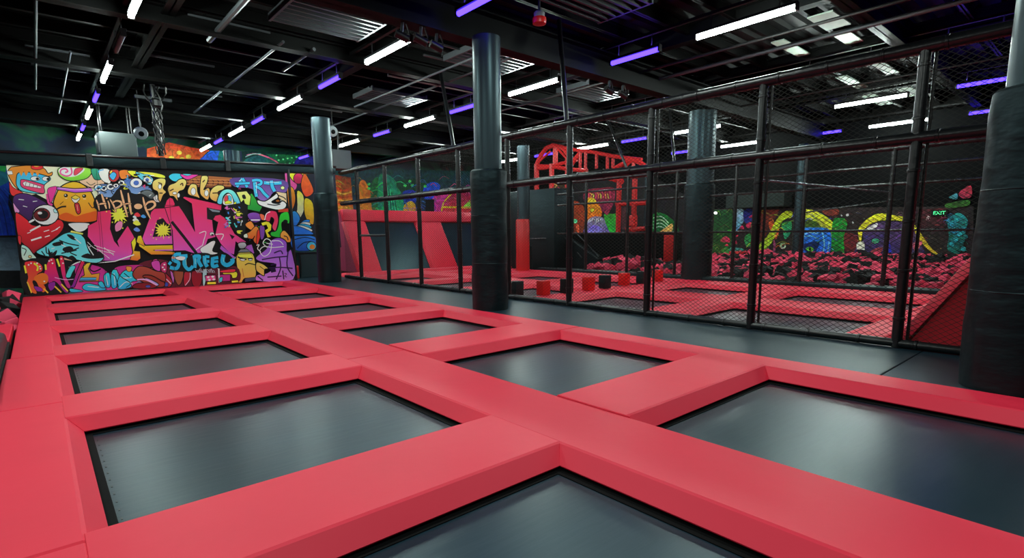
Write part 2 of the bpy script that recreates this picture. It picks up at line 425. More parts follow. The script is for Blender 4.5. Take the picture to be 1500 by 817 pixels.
# gate rung in the fourth bay and small frame piece seen at the far end
t = thing('fence_rung', 'short grey cross bar between two far posts of the near fence', 'bar', (8.3, 16.4, 1.5))
obj('bar', tubes([(8.3, 15.46, 1.5), (8.3, 17.3, 1.5)], .035), M['cond'], t, True)
PY = [2.1, 4.05, 6.05, 8.0, 10.0, 11.95, 13.9]
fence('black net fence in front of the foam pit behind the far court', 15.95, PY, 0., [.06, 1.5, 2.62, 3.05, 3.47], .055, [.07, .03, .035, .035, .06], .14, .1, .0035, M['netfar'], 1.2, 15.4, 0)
# braces from fence tops to the ceiling
for i, (p, q, r, lb) in enumerate((((8.3, 7.77, 3.72), (8.72, 8.4, 5.9), .05, 'dark padded brace from fence top to ceiling, right of the middle column'),
        ((8.3, 11.7, 3.72), (8.9, 13.1, 5.95), .05, 'dark padded brace from fence top to ceiling, left of the middle column'),
        ((15.95, 11.9, 3.47), (17.1, 13.9, 5.9), .045, 'dark brace behind the net leaning left to the ceiling'),
        ((15.95, 10.1, 3.47), (18., 11.7, 5.9), .045, 'dark brace behind the net leaning right to the ceiling'))):
    t = tag(obj('fence_brace', tubes([p, q], r, 10), M['pipe'], None, True), lb, 'brace', 'fence braces')
# divider cable across the far court
tag(obj('divider_rail', tubes([(8.36, 3.86, 2.28), (15.9, 4.02, 2.42)], .016), M['cond'], None, True), 'thin rail across the far court from fence post to pit fence', 'rail')
tag(obj('divider_rail', tubes([(15.98, 6.1, 2.0), (XR-.1, 6.3, 2.75)], .02), M['cond'], None, True), 'thin rail across the foam pit to the far wall', 'rail')

# ------------------------------------------------------------------ far court
G3, G4 = 'red pads of the far court', 'trampoline beds of the far court'
fx = [8.45, 8.86, 11.25, 12.35, 14.62, 15.75]
rows = [(2.2, 2.67), (5.6, 6.28), (8.75, 9.45), (11.9, 12.6), (15.1, 15.8), (18.2, 18.95)]
pad(fx[0], fx[1], 2.16, 19.86, (0, SL, 0, 0), M['red'], 'long red pad of the far court just behind the net fence', G3)
pad(fx[2], fx[3], 2.16, 19.86, (SL, SL, 0, 0), M['red'], 'wide red spine pad down the middle of the far court', G3)
pad(fx[4], fx[5], 2.16, 19.86, (SL, 0, 0, 0), M['red'], 'long red pad of the far court along the foam pit edge', G3)
for ln, (a, b) in (('near', (fx[1], fx[2])), ('far', (fx[3], fx[4]))):
    for i, (y0, y1) in enumerate(rows):
        pad(a-.01, b+.01, y0, y1, (-SL, -SL, SL, SL), M['red'], 'red cross pad in the %s lane of the far court, %s from the right' % (ln, 'first' if i == 0 else ORD[i]), G3, z=.006, d=.13)
    e = [2.67, 5.6, 6.28, 8.75, 9.45, 11.9, 12.6, 15.1, 15.8, 18.2, 18.95, 19.9]
    for i in range(6):
        bed(a+.06, b-.06, e[2*i]+.04, e[2*i+1]-.04, 'black trampoline bed in the %s lane of the far court, %s from the right' % (ln, 'first' if i == 0 else ORD[i]), G4)
struct('floor', box(8.43, 15.9, 1.9, 20.7, -.6, -.3), M['black'])
struct('trim_1', box(15.78, 16.12, 1.2, 16.4, -.6, .1, .03), M['vinyl'])

# foam blocks standing in a row on the far court
for i, (u, v, c) in enumerate(((757, 433, 'k'), (796, 432, 'r'), (830, 429, 'k'), (862, 425, 'r'), (886, 422, 'k'), (914, 418, 'r'), (940, 415, 'k'), (963, 412, 'r'))):
    x, y = on_z(u, v, .01).xy
    o = obj('foam_block', box(x-.13, x+.13, y-.12, y+.12, .014, .37, .018), M['redplastic' if c == 'r' else 'vinyl'], None, True)
    tag(o, '%s foam block standing across the far court, %s from the left' % ('red' if c == 'r' else 'black', ['first', 'second', 'third', 'fourth', 'fifth', 'sixth', 'seventh', 'eighth'][i]), 'block', 'foam blocks in a row')

# ------------------------------------------------------------------ sloped trampoline walls
def slope_wall(label, xs, yb, yt, zt, name='sloped_trampoline_wall'):
    """xs: edges of beams and mats along x; yb, yt: foot and head lines"""
    t = thing(name, label, 'trampoline', ((xs[0]+xs[-1])/2, (yb+yt)/2, 0))
    sg = 1 if yt > yb else -1
    d = Vector((0, yt-yb, zt)); L = d.length; d /= L; n = Vector((0, -d.z*sg, d.y*sg)); n = n if n.z > 0 else -n
    def P(x, s, k): return Vector((x, yb, 0))+d*s+n*k
    def slab(x0, x1, s0, s1, k0, k1, bev, lean=0.):
        return hexa([P(x0-lean, s0, k0), P(x1+lean, s0, k0), P(x1+lean, s1, k0), P(x0-lean, s1, k0), P(x0, s0, k1), P(x1, s0, k1), P(x1, s1, k1), P(x0, s1, k1)], bev)
    for i in range(0, len(xs)-1):
        if i % 2 == 0: obj('slanted_pad', slab(xs[i], xs[i+1], .02, L-.5, -.13, .0, .02, SL), M['red'], t, True)
        else:
            bm = bmesh.new(); v = [bm.verts.new(P(x, s, -.16)) for x, s in ((xs[i]-.1, .0), (xs[i+1]+.1, .0), (xs[i+1]+.1, L-.45), (xs[i]-.1, L-.45))]; bm.faces.new(v)
            obj('jump_mat', bm, M['bed'], t)
    obj('top_pad', hexa([P(xs[0]-.05, L-.5, -.13), P(xs[-1]+.05, L-.5, -.13), P(xs[-1]+.05, L, -.1), P(xs[0]-.05, L, -.1), P(xs[0]-.05, L-.5, .02), P(xs[-1]+.05, L-.5, .02), P(xs[-1]+.05, L+.05, .06), P(xs[0]-.05, L+.05, .06)], .03), M['red'], t, True)
    hb = yt+sg*.6
    for x, k in ((xs[0]-.02, 0), (xs[-1]+.02, 1)):
        bm = bmesh.new()
        if k == 0:
            nn = 8; g = []
            for i in range(nn+1):
                z = zt*i/nn; g.append([bm.verts.new((x-.05*math.sin(PI*j/nn)*(1-i/nn)-.012*math.sin(j*2.3+i), (yb+(yt-yb)*z/zt+.18*sg)*(1-j/nn)+hb*j/nn, z)) for j in range(nn+1)])
            for i in range(nn):
                for j in range(nn): bm.faces.new((g[i][j], g[i][j+1], g[i+1][j+1], g[i+1][j]))
        else: bm.faces.new([bm.verts.new(q) for q in ((x, yb+.18*sg, 0), (x, hb, 0), (x, hb, zt), (x, yt+.1*sg, zt))])
        obj('side_panel', bm, M['fabric'] if sg > 0 else M['red2'], t, True)
    obj('back_panel', box(xs[0]-.01, xs[-1]+.01, min(hb, hb+.04*sg), max(hb, hb+.04*sg), 0, zt), M['vinyl'], t)
    return t
slope_wall('tall red-framed sloped trampoline wall at the far end of the far court', [9.92, 10.82, 13.45, 14.75, 17.2, 17.9], 20.72, 22.35, 2.55)
pad(8.5, 17.9, 20.0, 20.66, (0, 0, SL, 0), M['red'], 'red pad along the foot of the sloped trampoline wall', G3, z=.03, d=.16)
rw = slope_wall('red sloped trampoline wall at the near right end of the far court', [8.46, 9.0, 11.3, 12.3, 14.6, 15.6], 2.0, .55, 2.35)
# red seams on the near triangle
for c in list(rw.children):
    if c.name.startswith('side_panel'): c['label'] = 'deep red side triangle'

# red padded post and vertical roll in the far court
p = on_z(766, 396); 
t = thing('red_pad_roll', 'upright red padded post left of the black platform', 'post', (p.x, p.y, 0))
h = on_x(766, 321, p.x).z
obj('pad_wrap', lathe(bmesh.new(), p.x, p.y, [(.27, 0), (.28, .1), (.28, h*.5), (.28, h-.05), (.24, h)], 24), M['redst'], t, True)
# ------------------------------------------------------------------ tube lights
ROWX = [1.75, 6.28, 10.8, 15.5, 20.1, 25.0]
RN = ['leftmost row', 'second row from the left', 'third row from the left', 'fourth row from the left', 'fifth row from the left', 'rightmost row']
LZ = 5.5
def tube_light(x, y, L, kind, label):
    t = thing('tube_light', label, 'light', (x, y, LZ+.1), {'w': 'white tube lights', 'v': 'violet tube lights', 'o': 'unlit tube lights'}[kind])
    obj('housing', box(x-.06, x+.06, y-L/2-.04, y+L/2+.04, LZ+.045, LZ+.1, .01), M['housing'], t)
    obj('tube', tubes([(x, y-L/2, LZ), (x, y+L/2, LZ)], .05, 10), M[{'w': 'white', 'v': 'violet', 'o': 'off'}[kind]], t, True)
    for e in (-1, 1):
        obj('end_cap', box(x-.05, x+.05, y+e*(L/2+.02)-.02, y+e*(L/2+.02)+.02, LZ-.05, LZ+.06), M['housing'], t)
        obj('hanger', tubes([(x, y+e*L*.35, LZ+.09), (x, y+e*L*.35, LZ+.35)], .012, 6), M['cond'], t)
seenrow = {0: {'w': [11.5, 17.0, 22.7, 28.], 'v': [20., 25.6], 'o': [14.3]},
           1: {'w': [11.3, 17.4, 23.2, 28.2], 'v': [7.95, 14.4, 20.5, 25.9]},
           2: {'w': [5.45, 11.4, 17.3, 23.1], 'v': [8.0, 14.7, 20.1, 28.4]},
           3: {'w': [5.3, 11.7, 17.7, 23.6], 'v': [2.7, 14.7, 20.6]},
           4: {'w': [5.9, 11.8, 17.2, 23.4], 'v': [3.1, 14.8, 20.4]},
           5: {'w': [6.3, 12.4], 'v': [3.6, 8.9, 15.4]}}
for r, d in seenrow.items():
    for kind, word, L in (('w', 'white', 1.95), ('v', 'violet', 1.3), ('o', 'unlit', 1.3)):
        ys = d.get(kind, [])
        for i, y in enumerate(ys):
            lab = '%s tube light in the %s%s' % (word, RN[r].replace('from the left', 'from left'), '' if len(ys) == 1 else ', %s of its colour from camera' % ORD[i])
            tube_light(ROWX[r], y, L, kind, lab)
    zz = min(min(v) for v in d.values())
    tag(obj('strut_channel', box(ROWX[r]-.035, ROWX[r]+.035, zz-2.0, 29.5, LZ+.35, LZ+.41), M['cond' if r == 0 else 'steel'], None), 'long dark strut channel above the %s of tube lights' % RN[r], 'strut')
# unseen lamps added for light, where the tube rows would go on out of view
def lamp(x, y, L, P, col=(.88, 1., .94)):
    l = bpy.data.lights.new('unseen_lamp', 'AREA'); l.shape = 'RECTANGLE'; l.size = .12; l.size_y = L; l.energy = P; l.color = col
    o = bpy.data.objects.new('unseen_lamp', l); COL.objects.link(o); o.location = (x, y, LZ-.06)
for x, ys in ((-6., (-.5, 5.5, 11.5)), (-2.5, (-.5, 5.5, 11.5)), (1.75, (-.5, 5.5)), (6.28, (-.5, 5.5)), (10.8, (-.5,)), (15.5, (-1.,))):
    for y in ys: lamp(x, y, 1.95, 80)
# spill of the violet tubes onto the steel above them
for x, y in ((6.28, 7.95), (10.8, 8.0), (6.28, 14.4), (10.8, 14.7), (15.5, 2.7), (20.1, 3.1), (15.5, 14.7)):
    l = bpy.data.lights.new('violet_lamp', 'AREA'); l.shape = 'RECTANGLE'; l.size = .1; l.size_y = 1.2; l.energy = 7; l.color = (.16, .08, 1.)
    o = bpy.data.objects.new('violet_lamp', l); COL.objects.link(o); o.location = (x, y, LZ+.13); o.rotation_euler = (PI, 0, 0)

# ------------------------------------------------------------------ pipes and ceiling things
def pipe(p, q, r, m, label, name='ceiling_pipe', cat='pipe'):
    return tag(obj(name, tubes([p, q], r, 8), M[m], None, True), label, cat)
pipe((.46, 13., 5.7), (.46, 21., 5.7), .03, 'cond', 'thin grey conduit left of the leftmost tube row, nearer to the left wall')
pipe((1.06, 16.4, 5.7), (1.06, 24.5, 5.7), .025, 'cond', 'thin grey conduit just left of the leftmost tube row')
pipe((4.54, 12.7, 5.7), (4.54, 21.6, 5.7), .03, 'cond', 'thin grey conduit between the leftmost and second tube rows')
pipe((3.33, 10.2, 5.75), (3.33, 13.8, 5.75), .06, 'cond', 'short grey duct strut above the near left lane')
pipe((5.3, 12.9, 5.75), (5.3, 15., 5.75), .04, 'cond', 'short grey conduit beside the second tube row')
pipe((6., 9.05, 5.82), (26.4, 9.05, 5.82), .06, 'cond', 'long grey sprinkler pipe running along the main girder')
pipe((7.5, 13.5, 5.7), (24., 13.5, 5.7), .04, 'cond', 'grey sprinkler pipe crossing behind the first girder')
pipe((12.3, 2.6, 5.62), (12.3, 16., 5.62), .035, 'steel', 'dark pipe running away beside the third tube row')
pipe((13.2, 1.2, 5.62), (13.2, 9., 5.62), .05, 'cond', 'grey pipe above the near fence end')
pipe((17.8, 1.2, 5.55), (17.8, 9., 5.55), .03, 'steel', 'thin dark pipe above the foam pit')
pipe((8.2, 9.8, 5.6), (8.2, 17., 5.6), .03, 'cond', 'thin conduit right of the middle column')
pipe((9.1, 10.3, 5.7), (9.1, 22., 5.7), .03, 'cond', 'thin conduit left of the third tube row')
for k, (x, y, L) in enumerate(((3.6, 13.1, 1.6), (4.2, 14.9, 1.2), (3.3, 16.5, 1.5), (2.9, 10.6, 1.8), (5.0, 18.2, 1.6), (4.1, 19.8, 1.8), (.2, 12., 1.4), (.9, 17.5, 1.2), (1.0, 19.2, 1.2), (7.7, 11.3, 1.8), (8.6, 12.2, 1.6), (9., 15.8, 1.8), (12.6, 11.2, 2.), (13.1, 14.1, 2.), (17.6, 10.6, 2.), (8.0, 19.5, 1.8))):
    tag(obj('joist_glint', box(x-L/2, x+L/2, y-.03, y+.03, 5.93, 5.97), M['cond'], None), 'short bright strip standing in for a glint under the ceiling joists', 'strap', 'joist glint strips')  # bright strips drawn as glints on the joist undersides
for k, (x0, x1, y, w_) in enumerate(((12.9, 14.0, 4.85, .5), (14.3, 15.45, 4.95, .35), (13.85, 15.45, 6.12, .3), (17.2, 19.2, 5.1, .3), (18.4, 20.3, 6.2, .3), (20.9, 22.9, 5.35, .4), (21.6, 23.6, 6.4, .4))):  # pale strips added as joist faces lit by the tubes
    tag(obj('lit_joist_strip', box(x0, x1, y-w_/2, y+w_/2, 5.985, 6.015), M['pale'], None),
        'pale strip standing in for lit joist, ' + ['leftmost, beside the nearest white tube', 'second, right of the nearest white tube', 'thin one just behind the nearest white tube', 'above the net, right of the fence pole', 'above the net, lower of the left pair', 'far right, beside the fence post', 'far right, the lowest one'][k], 'lit strip')
# grey ribs added as patches of ceiling deck lit by the tubes
for k, (x, y) in enumerate(((5.2, 11.4), (9.4, 11.3), (9.3, 16.3), (13.9, 11.7), (8.6, 7.2))):
    bm = bmesh.new()
    for j in range(7): bx(bm, x-1.1, x+.75, y-.6+j*.2, y-.55+j*.2, 5.84, 5.93)
    bx(bm, x-1.15, x-1.1, y-.65, y+.7, 5.84, 5.98); bx(bm, x+.75, x+.8, y-.65, y+.7, 5.84, 5.98)
    tag(obj('lit_deck_ribs', bm, M['cond'], None), 'ribs standing in for lit deck beside the ' + ['white tube left of the middle column', 'white tube right of the middle column', 'white tube behind the middle column', 'white tube above the net', 'red-capped sensor'][k], 'grille')  # grey ribs put in for tube-lit deck, no real grille
# red capped device hanging on a rod
p = on_z(790, 28, 5.3)
t = thing('hanging_sensor', 'small red and white device hanging from the ceiling on a thin rod', 'sensor', (p.x, p.y, 5.2))
obj('cap', lathe(bmesh.new(), p.x, p.y, [(.05, 5.2), (.12, 5.22), (.13, 5.27), (.12, 5.32)], 20), M['redplastic'], t, True)
obj('body', lathe(bmesh.new(), p.x, p.y, [(.1, 5.32), (.1, 5.40), (.07, 5.43)], 20), M['lens'], t, True)
obj('rod', tubes([(p.x, p.y, 5.43), (p.x, p.y, 6.28)], .02), M['cond'], t, True)
# pole with cables over the graffiti wall
t = thing('cable_pole', 'black pole wrapped with cables rising from the graffiti wall to the ceiling', 'pole', (3.05, 19.05, 3.55))
obj('pole', tubes([(3.05, 19.08, 3.86), (3.0, 19.08, 5.85)], .07), M['pipe'], t, True)
bm = bmesh.new(); rg = random.Random(4)
for k in range(5):
    pts = []
    for j in range(12):
        z = 3.9+1.9*j/11; pts.append((3.03+.12*math.sin(j*.9+k*1.3)+(.25 if j > 7 else 0)*math.sin(k*2.1)*(j-7)/4, 18.98+.05*math.cos(j+k), z))
    tube(bm, pts, .02, 6)
obj('cable', bm, M['steel'], t, True)
obj('bracket', box(2.55, 3.45, 19.03, 19.12, 5.42, 5.5), M['cond'], t)
obj('clamp', lathe(bmesh.new(), 3.05, 19.0, [(.08, 5.2), (.14, 5.25), (.14, 5.4), (.08, 5.45)], 12), M['steel'], t)
# grey unit hanging behind the graffiti wall
t = thing('air_unit', 'grey box unit hanging below the ceiling behind the graffiti wall', 'box', (2.4, 23., 4.2))
obj('casing', box(1.95, 2.98, 22.9, 23.9, 4.22, 5.0, .04), M['grey'], t, True)
obj('side_grille', box(1.9, 1.96, 23., 23.8, 4.3, 4.95, .01), M['cond'], t)
bm = bmesh.new()
for x in (2.05, 2.88):
    for y in (23.05, 23.75): tube(bm, [(x, y, 5.), (x, y, 6.28)], .02, 6)
obj('hanger_rod', bm, M['steel'], t)
def speaker(u, v, y, label):
    p = on_y(u, v, y); t = thing('ceiling_speaker', label, 'speaker', (p.x, p.y, p.z))
    bm = lathe(bmesh.new(), 0, 0, [(.2, -.1), (.17, 0), (.05, .015)], 20)
    bmesh.ops.rotate(bm, verts=bm.verts, cent=(0, 0, 0), matrix=Matrix.Rotation(PI/2+.3, 3, 'X'))
    bmesh.ops.translate(bm, verts=bm.verts, vec=p)
    gr_ = obj('grille', bm, M['lens'], t, True)
    bm = lathe(bmesh.new(), 0, 0, [(.08, .005), (.07, .03), (.02, .05)], 16)
    bmesh.ops.rotate(bm, verts=bm.verts, cent=(0, 0, 0), matrix=Matrix.Rotation(PI/2+.3, 3, 'X'))
    bmesh.ops.translate(bm, verts=bm.verts, vec=p+Vector((0, -.01, 0)))
    obj('cone', bm, M['web'], gr_, True)
    obj('stem', tubes([p+Vector((0, .06, .1)), (p.x, p.y+.06, 6.28)], .02), M['steel'], t, True)
speaker(207, 196, 21., 'round grey speaker hanging right of the grey box unit')
speaker(488, 193, 19.5, 'round pale speaker beside the column right of the graffiti wall')
# grey duct box right of the second column
p = on_y(497, 236, 22.)
t = thing('duct_box', 'grey ribbed duct box behind the fence right of the second column', 'duct', (p.x, p.y, 4.0))
obj('casing', box(p.x-.55, p.x+.35, 21.6, 22.4, p.z-.35, p.z+.4, .02), M['grey'], t)
obj('hanger', tubes([(p.x, 22, p.z+.38), (p.x, 22, 6.28)], .04), M['steel'], t)
# camera-like clamps hanging under the main girder
for k, (x, y) in enumerate(((5.25, 8.9), (5.6, 8.85), (6.0, 8.95), (11.0, 8.9), (11.6, 8.95))):
    t = thing('clamp_light', 'small black clamp fitting under the main girder, ' + ['first', 'second', 'third', 'fourth', 'fifth'][k]+' from the left', 'fitting', (x, y, 4.9))
    obj('body', tubes([(x-.12, y, 5.0), (x+.1, y-.05, 4.92)], .07, 10), M['steel'], t, True)
    obj('bracket', tubes([(x, y, 5.0), (x+.03, y, 5.22)], .03, 8), M['cond'], t, True)
    obj('cable', tubes([(x+.1, y, 5.2), (x+.16, y, 5.05), (x+.12, y, 4.82)], .012, 6), M['steel'], t)

# ------------------------------------------------------------------ red steel frame beyond the foam pit
RX = 18.9
def onR(u, v): return on_x(u, v, RX)
t = thing('climbing_rig', 'red padded steel frame with arched truss top behind the black platform', 'frame', (RX, onR(860, 335).y, 0))
def bar(name, p, q, r=.12): return obj(name, tubes([p, q], r, 8), M['redst'], t, True)
def vb(u, v): return onR(u, v)
Z0 = vb(787, 282).z
for u in (786, 808):
    a = vb(u, 240); b = vb(u, 286); bar('post', (RX, a.y, b.z), (RX, a.y, a.z))
for (u, va, vb_) in ((812, 213, 244), (815, 213, 242), (830, 232, 275), (850, 222, 248), (858, 222, 248), (874, 226, 247), (890, 228, 247), (898, 232, 246), (928, 236, 250)):
    a = vb(u, va); b = vb(u, vb_); bar('strut', (RX, a.y, b.z), (RX, a.y, a.z), .07)
def span(name, pts, r=.09): return obj(name, tubes([vb(*p) for p in pts], r, 8), M['redst'], t, True)
span('lower_chord', [(786, 243), (810, 244), (834, 248), (860, 250)])
span('lower_chord', [(784, 247), (800, 246), (820, 240), (845, 234)], .08)
span('arch', [(786, 242), (792, 228), (800, 217), (810, 213), (824, 216), (834, 228)], .11)
span('arch', [(900, 247), (912, 240), (922, 234), (936, 237), (946, 244)], .1)
span('upper_chord', [(812, 213), (840, 219), (870, 223), (900, 229), (940, 234)], .08)
for (p, q) in (((815, 216), (834, 236)), ((786, 240), (806, 222)), ((836, 238), (850, 222)), ((850, 224), (836, 245)), ((915, 245), (927, 234)), ((927, 234), (945, 244))):
    span('diagonal', [p, q], .055)
for u, v0, v1 in ((828, 285, 338), (811, 275, 335), (907, 264, 342), (930, 262, 340)):
    a, b = vb(u, v0), vb(u, v1); bar('post', (RX, a.y, b.z), (RX, a.y, a.z), .085 if u < 900 else .11)
for pts in (((810, 289), (830, 288)), ((810, 333), (830, 337)), ((898, 262), (908, 261)), ((920, 258), (947, 255)), ((903, 299), (947, 297)), ((918, 336), (946, 335)), ((920, 319), (932, 318)), ((892, 261), (912, 266))):
    span('cross_bar', pts, .1)
obj('padding', hexa([(RX-.15, vb(931, 331).y, vb(931, 331).z), (RX+.15, vb(931, 331).y, vb(931, 331).z), (RX+.15, vb(921, 331).y, vb(921, 331).z), (RX-.15, vb(921, 331).y, vb(921, 331).z),
     (RX-.15, vb(931, 318).y, vb(931, 318).z), (RX+.15, vb(931, 318).y, vb(931, 318).z), (RX+.15, vb(921, 318).y, vb(921, 318).z), (RX-.15, vb(921, 318).y, vb(921, 318).z)], .03), M['redst'], t)
# black platform with slide lines
PX = 17.4
t = thing('black_platform', 'black padded platform with sloping slide edges behind the foam pit', 'platform', (PX+1, on_x(850, 350, PX).y, 0))
y_l, y_m = on_x(741, 300, PX).y, on_x(812, 300, PX).y
zt = on_x(780, 278, PX).z
obj('tall_block', box(PX, PX+1.3, y_m, y_l, ZF, zt, .04), M['vinyl'], t, True)
zp = on_x(880, 341, PX+1.1).z; y_r = on_x(952, 341, PX+1.1).y
obj('deck_block', box(PX+1.1, PX+3.5, y_r, y_m+.3, ZF, zp, .04), M['wall'], t, True)
for (p, q) in (((820, 338), (832, 353)), ((843, 340), (877, 375)), ((839, 361), (852, 377))):
    a, b = on_x(p[0], p[1], PX+.9), on_x(q[0], q[1], PX+.55); obj('slide_edge', tubes([a, b], .018), M['cond'], t)
a, b = on_x(812, 335, PX+.95), on_x(875, 376, PX+.5)
obj('slide', hexa([(a.x, a.y, ZF), (a.x+.1, a.y, ZF), (b.x+.1, b.y, ZF), (b.x, b.y, ZF), (a.x, a.y, a.z), (a.x+.9, a.y, a.z), (b.x+.9, b.y, b.z-.1), (b.x, b.y, b.z-.1)]), M['vinyl'], t)
obj('hand_rail', tubes([on_x(757, 350, PX-.05), on_x(800, 349, PX-.05)], .025), M['cond'], t)
p = on_x(970, 356, 19.8)
tag(obj('red_pad_block', box(p.x-.3, p.x+.3, p.y-.36, p.y+.36, 0., on_x(970, 344, 19.8).z, .03), M['redst'], None, True), 'square red pad standing behind the left foam heap', 'pad')
p = on_x(1081, 376, 24.); 
tag(obj('red_pad_block', box(p.x-.3, p.x+.3, p.y-.3, p.y+.3, .0, on_x(1081, 368, 24.).z, .03), M['redst'], None, True), 'small red pad block standing in the foam below the blue painted face', 'pad')
# light beacon pole at the pit
p = on_x(1039, 340, 22.)
t = thing('beacon_pole', 'slim yellow and red striped pole with a small bright lamp by the foam pit', 'pole', (p.x, p.y, 0))
zt = on_x(1039, 314, 22.).z; zb = on_x(1039, 372, 22.).z
stripes = bpy.data.materials.new('striped_pole'); stripes.use_nodes = True
nt = stripes.node_tree; tc = nt.nodes.new('ShaderNodeTexCoord'); wv = nt.nodes.new('ShaderNodeTexWave'); wv.bands_direction = 'Z'; wv.inputs['Scale'].default_value = 1.2
rr = nt.nodes.new('ShaderNodeValToRGB'); rr.color_ramp.interpolation = 'CONSTANT'; rr.color_ramp.elements[0].color = lin((210, 60, 30)); rr.color_ramp.elements[1].color = lin((220, 200, 40)); rr.color_ramp.elements[1].position = .5
nt.links.new(tc.outputs['Object'], wv.inputs[0]); nt.links.new(wv.outputs[0], rr.inputs[0]); nt.links.new(rr.outputs[0], nt.nodes['Principled BSDF'].inputs[0])
obj('pole', tubes([(p.x, p.y, zb-.9), (p.x, p.y, zt)], .05), stripes, t, True)
M['spot'] = emis('small_white_lamp', (1, 1, .95), 8.)
for e in (0, .25): 
    obj('lamp', lathe(bmesh.new(), p.x, p.y-e, [(.03, zt), (.07, zt+.05), (.03, zt+.1)], 10), M['spot'], t)

# ------------------------------------------------------------------ foam cubes
cube_me = {}
def cube_mesh(c):
    if c not in cube_me:
        bm = box(-.5, .5, -.5, .5, -.5, .5, .06, 2); me = bpy.data.meshes.new('foam_cube_'+c); bm.to_mesh(me); bm.free()
        me.materials.append(M['pinkf' if c == 'p' else 'blackf']); cube_me[c] = me
    return cube_me[c]
rg = random.Random(21)
def cube_xf(x, y, z, s):
    return Matrix.Translation((x, y, z)) @ Matrix.Rotation(rg.uniform(0, PI), 4, 'Z') @ Matrix.Rotation(rg.uniform(-.6, .6), 4, 'X') @ Matrix.Rotation(rg.uniform(-.6, .6), 4, 'Y') @ Matrix.Diagonal((s*rg.uniform(.9, 1.15), s, s*rg.uniform(.8, 1.05), 1))
def put_cube(mx, c, label, group):
    o = bpy.data.objects.new('foam_cube', cube_mesh(c)); COL.objects.link(o); o.matrix_world = mx
    tag(o, label, 'foam cube', group); return o
def heap(x, y):
    h = .0+.04*(x-16.2)+.10*noise.noise(Vector((x*.7, y*.7, 3.)))
    h += .42*math.exp(-((x-17.6)**2/1.4+(y-13.1)**2/1.5))
    return h
spots = []
y = 2.4
while y < 14.6:
    x = 16.35
    while x < 26.15:
        xx, yy = x+rg.uniform(-.09, .09), y+rg.uniform(-.09, .09)
        u_ok = not (xx > 18.3 and yy > y_r-.2) and not (xx > 17.9 and yy > 13.6) and yy < 14.3
        if xx < 16.7 and 8.8 < yy < 9.7: u_ok = False
        if (xx-25.3)**2+(yy-on_x(1168, 350, 25.3).y)**2 < .2 or (xx-16.05)**2+(yy-9.25)**2 < .55: u_ok = False
        if u_ok: spots.append((xx, yy, heap(xx, yy)+rg.uniform(-.09, .12)))
        x += .33
    y += .33
spots.sort(key=lambda q: (q[0]**2+q[1]**2)-6*q[2])
stuff_v, stuff_f, stuff_m = [], [], []
cnt = {'p': 0, 'k': 0}
for (x, y, z) in spots:
    c = 'p' if rg.random() < .5 else 'k'
    mx = cube_xf(x, y, z, rg.choice((.24, .27, .3)))
    if cnt[c] < 130:
        cnt[c] += 1
        zone = 'the right part of the large foam pit' if y < 5.8 else 'the middle of the large foam pit' if y < 9.3 else 'the left part of the large foam pit'
        dep = 'near its front edge' if x < 17.6 else 'in its middle depth' if x < 20.5 else 'towards the far wall'
        put_cube(mx, c, '%s foam cube in %s, %s' % ('pink' if c == 'p' else 'black', zone, dep), '%s foam cubes, %s, %s' % ('pink' if c == 'p' else 'black', zone, dep))
    else:
        me = cube_mesh(c); b0 = len(stuff_v); stuff_v += [tuple(mx @ v.co) for v in me.vertices]
        for pg in me.polygons: stuff_f.append([b0+i for i in pg.vertices]); stuff_m.append(0 if c == 'p' else 1)
me = bpy.data.meshes.new('foam_cubes'); me.from_pydata(stuff_v, [], stuff_f)
o = link('foam_cubes', me, [M['pinkf'], M['blackf']])
for pg, i in zip(me.polygons, stuff_m): pg.material_index = i
tag(o, 'pink and black foam cubes heaped at the back of the large foam pit', 'foam cubes', kind='stuff')
# dark bed of the pit under the cubes
bm = bmesh.new(); nx, ny = 24, 28
g = [[bm.verts.new((16.1+10.4*i/nx, 1.6+13.*j/ny, heap(16.1+10.4*i/nx, 1.6+13.*j/ny)-.16)) for j in range(ny+1)] for i in range(nx+1)]
for i in range(nx):
    for j in range(ny): bm.faces.new((g[i][j], g[i+1][j], g[i+1][j+1], g[i][j+1]))
struct('trim_2', bm, M['black'])
# left pit
for k in range(40):
    x, y = -rg.uniform(.55, 1.25), 13.35+5.5*rg.random()
    z = -.13+.06*(y-13.3)+.05*(-x)*.6-.12*rg.random()
    if x > -1.05: z -= .14
    c = 'p' if rg.random() < .45 else 'k'
    part = 'front' if y < 15.2 else 'middle' if y < 17.2 else 'back'
    put_cube(cube_xf(x, y, z, .27), c, '%s foam cube in the %s of the small pit at far left' % ('pink' if c == 'p' else 'black', part), '%s foam cubes in the small left pit, %s' % ('pink' if c == 'p' else 'black', part))
struct('trim_3', box(-3.4, -.44, 13.15, 19., -.6, -.28), M['black'])
struct('floor', box(-6., XL1-.02, -2., 6.25, -.5, -.2), M['black'])
struct('floor', box(-6., -1.62, 6.25, 13.1, -.5, -.04), M['walk'])
struct('floor', box(-1.6, -.46, 10.93, 13.12, -.6, -.13), M['black'])
